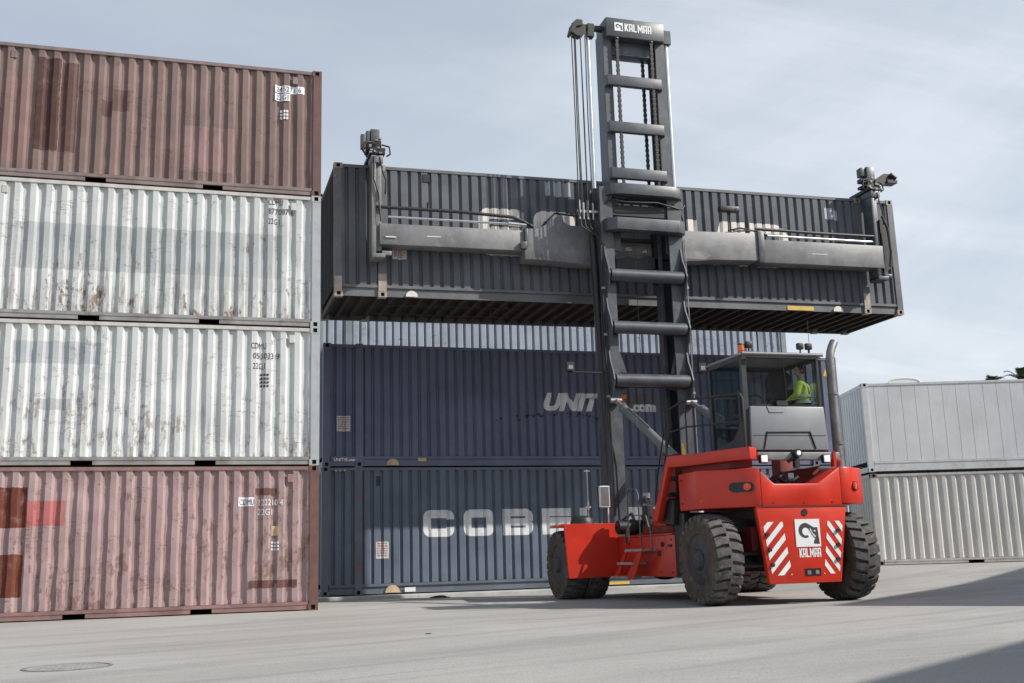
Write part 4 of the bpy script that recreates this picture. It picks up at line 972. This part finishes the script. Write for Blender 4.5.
# carriage seen through the mast
m = MB().box(5.85, 7.05, -.62, -.54, 7.55, 7.62); m.box(5.85, 7.05, -.66, -.54, 6.92, 7.06); m.box(5.82, 6.0, -.66, -.5, 6.6, 8.3); m.box(6.92, 7.08, -.66, -.5, 6.6, 8.3); m.box(5.9, 7.0, -.62, -.55, 7.95, 8.3)
m.prism([(5.9, 7.06), (7.0, 7.06), (7.0, 7.16), (6.75, 7.24), (6.5, 7.14), (6.3, 7.2), (6.1, 7.13), (5.9, 7.12)], 'y', -.66, -.6)
CR = part(m, 'carriage', BLK, MA)
m = MB().tube([(6.35, -.75, 7.9), (6.35, -.75, 8.22)], .07, 14).tube([(6.22, -.7, 7.32), (6.34, -.75, 7.32)], .05, 10).tube([(6.62, -.7, 7.30), (6.70, -.75, 7.30)], .05, 10).box(6.9, 6.93, -.7, -.66, 6.8, 6.9).tube([(6.7, -.7, 7.9), (6.7, -.7, 8.05)], .09, 14); part(m, 'carriage_valve', STEEL, MA)
# work lamps on thin arms
for (pts, c_) in (([(5.5, -1.12, 4.52), (4.62, -1.12, 4.52)], (4.66, 4.63)), ([(7.4, -1.12, 4.56), (7.68, -1.12, 4.56)], (7.64, 4.68))):
    m = MB().tube(pts, .014, 6); m.box(c_[0] - .08, c_[0] + .08, -1.2, -1.08, c_[1] - .09, c_[1] + .09)
    wl = part(m, 'work_lamp', BLK, MA, bev=0); part(MB().box(c_[0] - .05, c_[0] + .05, -1.206, -1.198, c_[1] - .06, c_[1] + .02), 'lens', STEEL, MA)
# tilt cylinders
for (a_, b_) in (((5.62, -1.18, 3.93), (5.40, -4.45, 2.40)), ((7.32, -1.18, 3.92), (7.42, -4.45, 2.40))):
    a_, b_ = Vector(a_), Vector(b_); k = a_.lerp(b_, .14)
    tc_ = part(MB().tube([k, b_], .085, 16).tube([k.lerp(b_, .3), k.lerp(b_, .315)], .097, 16).tube([k, k.lerp(b_, .02)], .1, 16), 'tilt_cylinder', TGREY)
    part(MB().tube([a_, k], .05, 12).tube([a_ - Vector((.12, 0, 0)), a_ + Vector((.12, 0, 0))], .06, 12), 'tilt_rod', CHROME if False else STEEL, tc_)
    part(MB().tube([k.lerp(b_, .1) + Vector((0, -.02, .1)), k.lerp(b_, .5) + Vector((0, -.02, .1)), k.lerp(b_, .55) + Vector((0, 0, .05))], .014, 6), 'cylinder_pipe', STEEL, tc_)
part(MB().box(5.25, 5.5, -4.6, -4.3, 1.3, 2.5).box(7.3, 7.55, -4.6, -4.3, 1.3, 2.5), 'tilt_bracket', REDD, bev=.01, split=True)
# mirror, aerial and dome on the mudguard
m = MB().tube([(5.3, -1.3, 1.42), (5.3, -1.3, 1.8), (5.2, -1.32, 2.05)], .015, 8).box(5.12, 5.32, -1.36, -1.28, 1.76, 2.18); mr_ = part(m, 'mirror', WHITE, bev=0)
part(MB().box(5.135, 5.305, -1.368, -1.358, 1.78, 2.16), 'mirror_glass', CHROME, mr_)
part(MB().tube([(4.80, -1.5, 1.42), (4.80, -1.5, 2.5)], .011, 6).tube([(4.74, -1.5, 2.46), (4.86, -1.5, 2.46)], .012, 6).tube([(4.8, -1.5, 1.7), (4.8, -1.5, 1.86)], .022, 8).tube([(4.74, -1.5, 1.75), (4.86, -1.5, 1.75)], .014, 6), 'marker_pole', STEEL)
m = MB(); m.lathe([(.24, 0), (.235, .06), (.2, .13), (.12, .17), (.01, .18)], 20, 'z', (4.72, -1.35, 1.42)); part(m, 'lamp_dome', BLK)

# ---- spreader
def shear(m):
    for q in m.bm.verts: q.co.z += .00773 * q.co.x
    return m
cb = [(3.98, 7.03), (3.98, 7.70), (4.34, 7.73), (4.50, 7.84), (4.62, 7.98), (4.74, 8.07), (4.84, 8.05), (4.90, 7.88), (5.05, 7.83), (8.0, 7.86), (9.62, 7.89), (9.62, 7.245), (8.4, 7.21), (8.2, 7.18), (5.4, 6.98), (5.0, 6.99), (4.3, 7.02)]
SP = part(shear(MB().prism(cb, 'y', -.50, -.07)), 'spreader', MGREY, bev=.012)
part(shear(MB().box(.86, 4.02, -.47, -.10, 7.215, 7.665)), 'spreader_arm', MGREY, SP, bev=.012)
part(shear(MB().box(9.6, 12.95, -.47, -.10, 7.215, 7.765)), 'spreader_arm', MGREY, SP, bev=.012)
part(shear(MB().box(9.58, 9.74, -.54, -.05, 7.19, 7.93).box(3.98, 4.05, -.53, -.05, 7.3, 7.7).box(3.88, 4.02, -.56, -.48, 7.24, 7.4)), 'slide_collar', DGREY, SP, bev=.01, split=True)
part(shear(MB().box(6.9, 8.2, -.508, -.497, 7.20, 7.40).prism([(8.2, 7.20), (8.42, 7.30), (8.2, 7.40)], 'y', -.508, -.497)), 'stiffener', MGREY, SP)
part(shear(MB().tube([(.8, -.42, 8.03), (2.6, -.42, 8.02), (3.75, -.42, 7.97), (4.0, -.42, 7.88), (4.2, -.42, 7.78)], .036, 10)), 'hose_pipe', BLK, SP)
part(shear(MB().tube([(1.05, -.40, 7.83), (3.7, -.40, 7.82)], .026, 10).tube([(3.65, -.40, 7.82), (4.05, -.40, 7.80)], .05, 10)), 'extension_rod', CHROME, SP)
part(shear(MB().tube([(9.6, -.42, 8.02), (11.3, -.42, 8.0), (12.8, -.42, 8.0)], .036, 10)), 'hose_pipe', BLK, SP)
part(shear(MB().tube([(9.9, -.40, 7.88), (12.8, -.40, 7.87)], .026, 10)), 'extension_rod', CHROME, SP)
part(shear(MB().tube([(8.9, -.4, 7.95), (9.2, -.42, 8.02), (9.7, -.42, 7.95), (9.9, -.4, 7.88)], .02, 6).tube([(9.0, -.45, 7.93), (9.6, -.45, 7.97), (9.75, -.45, 7.85)], .018, 6).tube([(1.9, -.4, 8.05), (1.9, -.4, 8.16), (1.95, -.4, 8.2)], .03, 8).tube([(4.4, -.45, 7.8), (4.7, -.45, 8.1), (5.3, -.5, 8.04), (5.7, -.6, 8.02)], .02, 6)), 'hydraulic_hose', BLK, SP, split=True)
part(shear(MB().box(1.85, 2.15, -.475, -.465, 7.42, 7.435).box(11.0, 11.4, -.475, -.465, 7.47, 7.485).box(.98, 1.2, -.5, -.46, 7.36, 7.38)), 'wear_mark', WHITE, SP, split=True)
sgb = part(shear(MB().box(8.66, 9.16, -.55, -.4, 8.36, 8.50)), 'signal_lamp', BLK, SP, bev=.03)
part(shear(MB().tube([(8.93, -.47, 7.85), (8.93, -.47, 8.38)], .02, 8).tube([(8.88, -.47, 7.85), (8.88, -.47, 8.38)], .014, 8).tube([(9.06, -.556, 8.43), (9.06, -.545, 8.43)], .03, 10)), 'signal_post', BLK, SP)
def endframe(u0, d, tower, flip):
    m = MB(); m.box(u0 - .02, u0 + .07, -.46, -.09, 6.98, 9.14); m.box(u0 + .07, u0 + .20, -.36, -.12, 7.1, 9.1); m.box(u0 - .03, u0 + .22, -.48, -.08, 8.98, 9.14)
    m.box(u0 - .02, u0 + .26, -.47, -.1, 6.93, 7.02); m.box(u0 + .2, u0 + .40, -.42, -.3, 7.0, 7.09)
    ef = part(shear(m), 'end_frame', MGREY if not flip else DGREY, SP, bev=.008)
    m = MB()
    m.box(u0 - .06, u0 + .26, -.5, .35, 9.16, 9.24); m.tube([(u0 + .1, -.3, 9.12), (u0 + .1, -.3, 9.36)], .11, 14); m.box(u0 - .12, u0 + .28, -.42, -.1, 9.26, 9.33); m.box(u0 - .02, u0 + .2, -.38, -.14, 9.33, 9.50)
    m.tube([(u0 - .1, -.4, 9.1), (u0 - .2, -.42, 9.25), (u0 - .16, -.42, 9.42), (u0, -.4, 9.45)], .02, 8); m.tube([(u0 + .2, -.4, 9.4), (u0 + .36, -.42, 9.36), (u0 + .38, -.42, 9.2), (u0 + .3, -.42, 9.14)], .018, 8)
    m.tube([(u0 + .15, -.48, 9.1), (u0 + .2, -.48, 8.8), (u0 + .28, -.46, 8.6), (u0 + .26, -.46, 8.3)], .018, 8)
    if flip:
        m.prism([(u0 + .1, 9.22), (u0 + .65, 9.42), (u0 + .72, 9.62), (u0 + .45, 9.62), (u0 + .2, 9.46)], 'y', -.42, -.30); m.box(u0 + .5, u0 + .78, -.46, -.2, 9.38, 9.46); m.tube([(u0 + .6, -.44, 9.6), (u0 + .75, -.44, 9.5)], .06, 10); m.box(u0 - .22, u0, -.4, -.25, 9.36, 9.46)
    hd = part(shear(m), 'gripper_head', BLK, SP, bev=.006, seg=1)
    m = MB()
    for k in range(9):
        a_ = random.uniform(-.1, .26); z = random.uniform(9.14, 9.5); m.box(u0 + a_, u0 + a_ + .05, -.52, -.44, z, z + .03)
    part(shear(m), 'gripper_fitting', STEEL, SP, split=True)
    m = MB(); tu0, tu1, tz0, tz1 = tower
    m.box(tu0, tu1, -.34, -.10, tz0, tz1)
    if flip: m.box(tu0 - .14, tu0, -.3, -.12, tz1 - .24, tz1 - .02)
    else: m.box(tu0 - .09, tu0 - .01, -.32, -.18, tz1 - .40, tz1 - .04); m.box(tu0 - .20, tu0 - .10, -.32, -.2, tz1 - .44, tz1 - .12)
    part(shear(m), 'gripper_tower', DGREY, SP, bev=.012)
    m = MB()
    if not flip: m.tube([(u0 + .03, -.5, 9.1), (u0 + .02, -.5, 8.6), (u0 + .12, -.5, 8.3), (u0 + .16, -.5, 7.7)], .02, 8)
    else: m.tube([(u0 + .2, -.5, 8.5), (u0 + .33, -.5, 8.2), (u0 + .36, -.5, 7.6), (u0 + .3, -.5, 7.25)], .03, 8); m.prism([(u0 + .2, 8.45), (u0 + .3, 8.45), (u0 + .45, 7.8), (u0 + .45, 7.3), (u0 + .2, 7.1)], 'y', -.4, -.3)
    part(shear(m), 'end_frame_hose', BLK, SP)
endframe(.72, 1, (.70, .90, 9.2, 9.77), False)
endframe(12.78, -1, (12.80, 13.02, 9.30, 9.80), True)

# ------------------------------------------------------------------ the person in the cab
def skin_mesh(name, verts, edges, mat, parent, sub=2, root=0):
    me = bpy.data.meshes.new(name); me.from_pydata([v[:3] for v in verts], edges, [])
    o = bpy.data.objects.new(name, me); COL.objects.link(o)
    sm = o.modifiers.new('skin', 'SKIN'); ss = o.modifiers.new('sub', 'SUBSURF'); ss.levels = sub; ss.render_levels = sub
    for i, v in enumerate(verts):
        r = v[3]; me.skin_vertices[0].data[i].radius = r if isinstance(r, tuple) else (r, r); me.skin_vertices[0].data[i].use_root = (i == root)
    dg = bpy.context.evaluated_depsgraph_get(); dg.update()
    m2 = bpy.data.meshes.new_from_object(o.evaluated_get(dg)); m2.name = name
    bpy.data.objects.remove(o); bpy.data.meshes.remove(me)
    m2.materials.clear(); m2.materials.append(mat); m2.shade_smooth()
    q = bpy.data.objects.new(name, m2); COL.objects.link(q); q.parent = parent
    return q
def person():
    base = Vector((7.08, -5.90, 2.68))
    p = tag(empty('person', base, (0, 0, R(45))), 'person in a yellow high-visibility jacket sitting in the glass cab, turned to look back', 'person'); p.scale = (.88, .88, .88)
    # local: facing +y, seat at z .42, leaning a little
    V = [(0, 0, .50, .12), (0, .01, .66, .12), (0, .03, .84, .135), (0, .03, .98, .10), (0, .04, 1.06, .055), (0, .05, 1.12, .05),
         (-.17, .03, .96, .06), (-.24, .08, .74, .045), (-.16, .28, .66, .034), (-.13, .35, .66, .026),
         (.17, .03, .96, .06), (.24, .08, .74, .045), (.16, .28, .66, .034), (.13, .35, .66, .026),
         (-.09, -.02, .46, .085), (-.36, .22, .48, .07), (-.37, .23, .10, .05), (-.43, .29, .05, .04),
         (.03, .08, .46, .085), (-.22, .33, .48, .07), (-.23, .34, .10, .05), (-.29, .40, .05, .04)]
    Eg = [(0, 1), (1, 2), (2, 3), (3, 4), (4, 5), (3, 6), (6, 7), (7, 8), (8, 9), (3, 10), (10, 11), (11, 12), (12, 13), (0, 14), (14, 15), (15, 16), (16, 17), (0, 18), (18, 19), (19, 20), (20, 21)]
    # fingers
    for s in (-1, 1):
        for k in range(5):
            x = s * (.13 + (k - 2) * .019); L = (.055, .07, .078, .07, .05)[k] if s > 0 else (.05, .07, .078, .07, .055)[k]
            i = len(V); wr = 9 if s < 0 else 13
            V += [(x, .375, .655, .011), (x, .375 + L * .6, .645, .009), (x - s * .004, .375 + L * .85, .615, .008)]
            Eg += [(wr, i), (i, i + 1), (i + 1, i + 2)]
    b_ = skin_mesh('body', V, Eg, SKIN, p)
    m = MB()
    # head turned to the right and back
    hc = Vector((0.01, .06, 1.24)); n = 20; rings = []
    for i in range(13):
        ph = math.pi * i / 12; z = math.cos(ph) * .122; rr = math.sin(ph)
        ring = []
        for j in range(n):
            a = 2 * math.pi * j / n; x, y = math.cos(a) * .078 * rr, math.sin(a) * .098 * rr
            if z < -.03: y += .012 * rr; x *= 1 - .25 * min(1, (-z - .03) / .09)
            nose = math.exp(-((a - math.pi / 2) / .16) ** 2) * math.exp(-((z + .012) / .028) ** 2) * .026
            soc = sum(math.exp(-((a - math.pi / 2 - s * .42) / .17) ** 2) * math.exp(-((z - .008) / .016) ** 2) * .009 for s in (-1, 1))
            y += nose - soc
            ring.append(m.bm.verts.new((x, y, z)))
        rings.append(ring)
    for A_, B_ in zip(rings, rings[1:]):
        for j in range(n): m.face([A_[j], A_[(j + 1) % n], B_[(j + 1) % n], B_[j]])
    for s in (-1, 1): m.lathe([(.004, -.012), (.026, -.008), (.026, .006), (.004, .012)], 10, 'x', (s * .080, -.008, -.005))
    turn = Matrix.Rotation(R(55), 4, 'Z')
    for q in m.bm.verts: q.co = turn @ q.co + hc
    hd = m.build('head', SKIN, p)
    m = MB()
    for s in (-1, 1): m.lathe([(.002, -.012), (.009, -.008), (.011, 0), (.009, .008), (.002, .012)], 10, 'y', (s * .032, .082, .008))
    for q in m.bm.verts: q.co = turn @ q.co + hc
    m.build('eyes', INK, hd)
    m = MB().tube([(-.024, .098, -.055), (0, .104, -.057), (.024, .098, -.055)], .005, 6)
    for q in m.bm.verts: q.co = turn @ q.co + hc
    m.build('mouth', REDM, hd)
    m = MB(); rings = []
    for i in range(9):
        ph = math.pi * .62 * i / 8; z = math.cos(ph) * .134; rr = math.sin(ph)
        rings.append([m.bm.verts.new((math.cos(a) * .088 * rr, math.sin(a) * (.108 if math.sin(a) < .2 or z > .06 else .085) * rr - .008, z + .004)) for a in [2 * math.pi * j / n for j in range(n)]])
    for A_, B_ in zip(rings, rings[1:]):
        for j in range(n): m.face([A_[j], A_[(j + 1) % n], B_[(j + 1) % n], B_[j]])
    for q in m.bm.verts: q.co = turn @ q.co + hc
    m.build('hair', HAIR, hd)
    J = [(0, 0, .48, .155), (0, .01, .66, .15), (0, .03, .84, .165), (0, .03, .97, .125), (0, .04, 1.05, .075), (-.18, .03, .955, .085), (-.25, .08, .74, .068), (-.165, .27, .665, .055), (.18, .03, .955, .085), (.25, .08, .74, .068), (.165, .27, .665, .055)]
    skin_mesh('jacket', J, [(0, 1), (1, 2), (2, 3), (3, 4), (3, 5), (5, 6), (6, 7), (3, 8), (8, 9), (9, 10)], HIVIS, p)
    m = MB()
    for z, rx, ry in ((.62, .168, .165), (.74, .174, .172)):
        m.lathe([(1, -.02), (1.02, -.02), (1.02, .02), (1, .02)], 24, 'z', (0, 0, 0), closed=True)
        for q in m.bm.verts:
            if q.tag: continue
            q.co = (q.co.x * rx, q.co.y * ry + .015, q.co.z + z); q.tag = True
    m.build('reflective_band', plain('reflective_grey', (.6, .62, .62), .35, .2, .05, 8), p)
    T = [(0, 0, .46, .14), (-.09, -.01, .455, .10), (-.36, .22, .48, .088), (-.37, .23, .16, .07), (.03, .09, .455, .10), (-.22, .33, .48, .088), (-.23, .34, .16, .07)]
    skin_mesh('trousers', T, [(0, 1), (1, 2), (2, 3), (0, 4), (4, 5), (5, 6)], DENIM, p)
person()

# ------------------------------------------------------------------ small things on the ground
mh = plain('cast_iron', (.31, .305, .29), .75, .1, .2, 8, .6, (.40, .39, .37), bmp=.4)
M_ = empty('manhole_cover', (-3.73, -11.2, -.002)); tag(M_, 'round worn iron cover set flush in the yard at the lower left', 'manhole cover')
m = MB(); m.lathe([(.375, -.03), (.375, .004), (.345, .006), (.342, .0), (.342, -.03)], 56, 'z', closed=True); m.build('frame', plain('worn_iron_rim', (.17, .165, .155), .8, .1, .3, 10, .4, (.3, .29, .27)), M_)
m = MB(); m.lathe([(.330, -.03), (.330, .003), (.31, .004), (.001, .004)], 56, 'z')
for i in range(-9, 10):
    for j in range(-9, 10):
        x, y = i * .043, j * .043
        if x * x + y * y < .295 ** 2: m.box(x - .012, x + .012, y - .012, y + .012, .0042, .009)
m.build('lid', mh, M_)
def lump(label, x, y, s, mat):
    bm = bmesh.new(); bmesh.ops.create_icosphere(bm, subdivisions=3, radius=s)
    for q in bm.verts:
        q.co *= 1 + .5 * noise.noise(q.co * (2.2 / s) + Vector((x, y, 0))); q.co.z = max(-.02, q.co.z * .45); q.co.x *= 1.9
    me = bpy.data.meshes.new('scrap_lump'); bm.to_mesh(me); bm.free(); me.materials.append(mat); me.shade_smooth()
    o = bpy.data.objects.new('scrap_lump', me); COL.objects.link(o); o.location = (x, y, gz(x, y)); tag(o, label, 'scrap', None, 'thing'); return o
lump('flat dark lump of debris on the ground in front of the navy container', 2.62, 2.2, .11, BLK)
lump('pale crumb of concrete in front of the pink-brown container', -5.6, -3.0, .03, PL)
lump('small dark chip lying on the open yard', -.1, -9.2, .02, BLK)

# ------------------------------------------------------------------ far off: white roofs and treetops behind the reefer
def shed(label, x, y, w, d, h, yaw):
    s = tag(empty('storage_tent', (x, y, gz(x, y)), (0, 0, yaw)), label, 'tent')
    m = MB(); pr_ = [(-w / 2, 0)] + [(w / 2 * math.cos(R(a)), h * .97 + h * .03 * math.sin(R(a)) ** .6) for a in range(180, -1, -12)] + [(w / 2, 0)]
    m.prism(pr_, 'y', -d / 2, d / 2); m.build('fabric', plain('white_fabric', (.78, .78, .76), .6, 0, .04, 1, .1, (.5, .5, .48), bmp=0), s)
    for k in range(5): yy = -d / 2 + d * k / 4; MB().tube([(x_, yy, z_ + .03) for x_, z_ in pr_[1:-1]], .03, 6).build('hoop', WHITE, s)
shed('white rounded tent roof peeking over the left part of the grey reefer', 35.7, 30.6, 1.75, 4, 9.62, R(-17)); shed('white rounded tent roof peeking over the reefer near the trees', 41.9, 31.0, 1.9, 4, 9.72, R(-17))
leaf = plain('leaf_green', (.045, .075, .028), .65, 0, .35, 1.2, .3, (.10, .12, .05)); bark = plain('bark', (.09, .07, .05), .85, 0, .3, 4, bmp=.6)
def tree(label, x, y, h, spread, seed):
    rnd = random.Random(seed); o = tag(empty('palm_tree', (x, y, gz(x, y))), label, 'tree', 'treetops beyond the reefer')
    m = MB(); m.tube([(0, 0, 0), (.1, .05, h * .4), (.02, .1, h * .8), (0, 0, h)], .22, 10, .13); m.build('trunk', bark, o)
    m = MB()
    for k in range(34):
        az_ = rnd.uniform(0, 6.283); el = rnd.uniform(-.5, 1.35); L = spread * rnd.uniform(.8, 1.15)
        pts = []
        for i in range(9):
            s = i / 8; r = L * s * math.cos(el) * (1 - .1 * s); z = L * s * math.sin(el) - .55 * L * s * s
            pts.append(Vector((r * math.cos(az_), r * math.sin(az_), h + z)))
        m.tube(pts, .02, 4, .006)
        side = Vector((-math.sin(az_), math.cos(az_), 0))
        for i in range(1, 40):
            s = i / 40; j = min(7, int(s * 8)); p = pts[j].lerp(pts[j + 1], s * 8 - j); d = (pts[j + 1] - pts[j]).normalized()
            for sg in (-1, 1):
                ln = L * .22 * math.sin(math.pi * min(1, s * .85 + .12)) * rnd.uniform(.8, 1.1)
                tip = p + (side * sg * .8 + d * .6).normalized() * ln + Vector((0, 0, -.12 * ln + rnd.uniform(-.03, .06)))
                wv_ = d * .03
                m.poly([p - wv_, p + wv_, tip])
    m.build('crown', leaf, o, recalc=False)
tree('green feathery treetop above the reefer, left of the other trees', 41.3, 29.0, 9.5, 1.1, 1)
tree('green feathery treetop at the right edge behind the reefer, nearer the middle', 43.7, 29.5, 9.85, 1.6, 2)
tree('green feathery treetop at the very right edge of the photo', 45.1, 29.5, 10.15, 1.8, 5)

# ------------------------------------------------------------------ casters added outside the frame on the sunny side, form invented, throwing two big shadows
wall_ = paint('grey_cladding_paint', (.38, .39, .40), .1, .2, .06, [], 10, seed=15)
dv = Vector((.78, .626, 0)).normalized(); nv = Vector((dv.y, -dv.x, 0)); yaw = math.atan2(dv.y, dv.x)
HB = 10.4
tip = Vector((6.3, -7.35, 0)); corner = tip - Vector((SUN.x, SUN.y, 0)) * (HB / -SUN.z)
wb = tag(empty('shadow_caster', corner, (0, 0, yaw)), 'tall grey clad warehouse added out of view on the right to shade the yard', 'shadow_caster')  # unseen hall, form invented to throw the long shadow strip
LW, DW = 34, 14
pw = Profile(0, LW, .4, .04)
corr_sheet(pw, 0, HB - .1, lambda x, d, z: (x, -d - .002, z)).build('wall', wall_, wb)
MB().box(0, LW, -DW, -.06, 0, HB - .12).build('core_wall', wall_, wb); MB().box(-.0, LW, -DW, 0, HB - .12, HB).build('roof', MGREY, wb)
for k in range(4):
    d_ = MB().box(3 + k * 8, 7 + k * 8, 0, .06, 0, 4.5).build('door', MGREY, wb); MB().box(2.9 + k * 8, 7.1 + k * 8, .0, .1, 4.5, 4.7).build('lintel', DGREY, d_)
dv2 = Vector((3.07, 1.98, 0)).normalized(); yaw2 = math.atan2(dv2.y, dv2.x)
H3 = H20 * 3
e0 = Vector((1.21, -15.54, 0)) - Vector((SUN.x, SUN.y, 0)) * (H3 / -SUN.z)   # a point under the top edge
org3 = e0 - dv2 * 3.0 + Vector((dv2.y, -dv2.x, 0)) * 2.438
for i in range(3):  # unseen stack added to throw the near corner shadow
    container(('brown container added out of view at the right for its shadow, on the ground', 'brown container, middle of the stack added out of view for its shadow', 'brown container, top of the stack added out of view for its shadow')[i], (org3.x, org3.y, H20 * i), yaw2, L40, H20, P1, brn_post, rail1, group='stack added out of view on the right for its shadow')
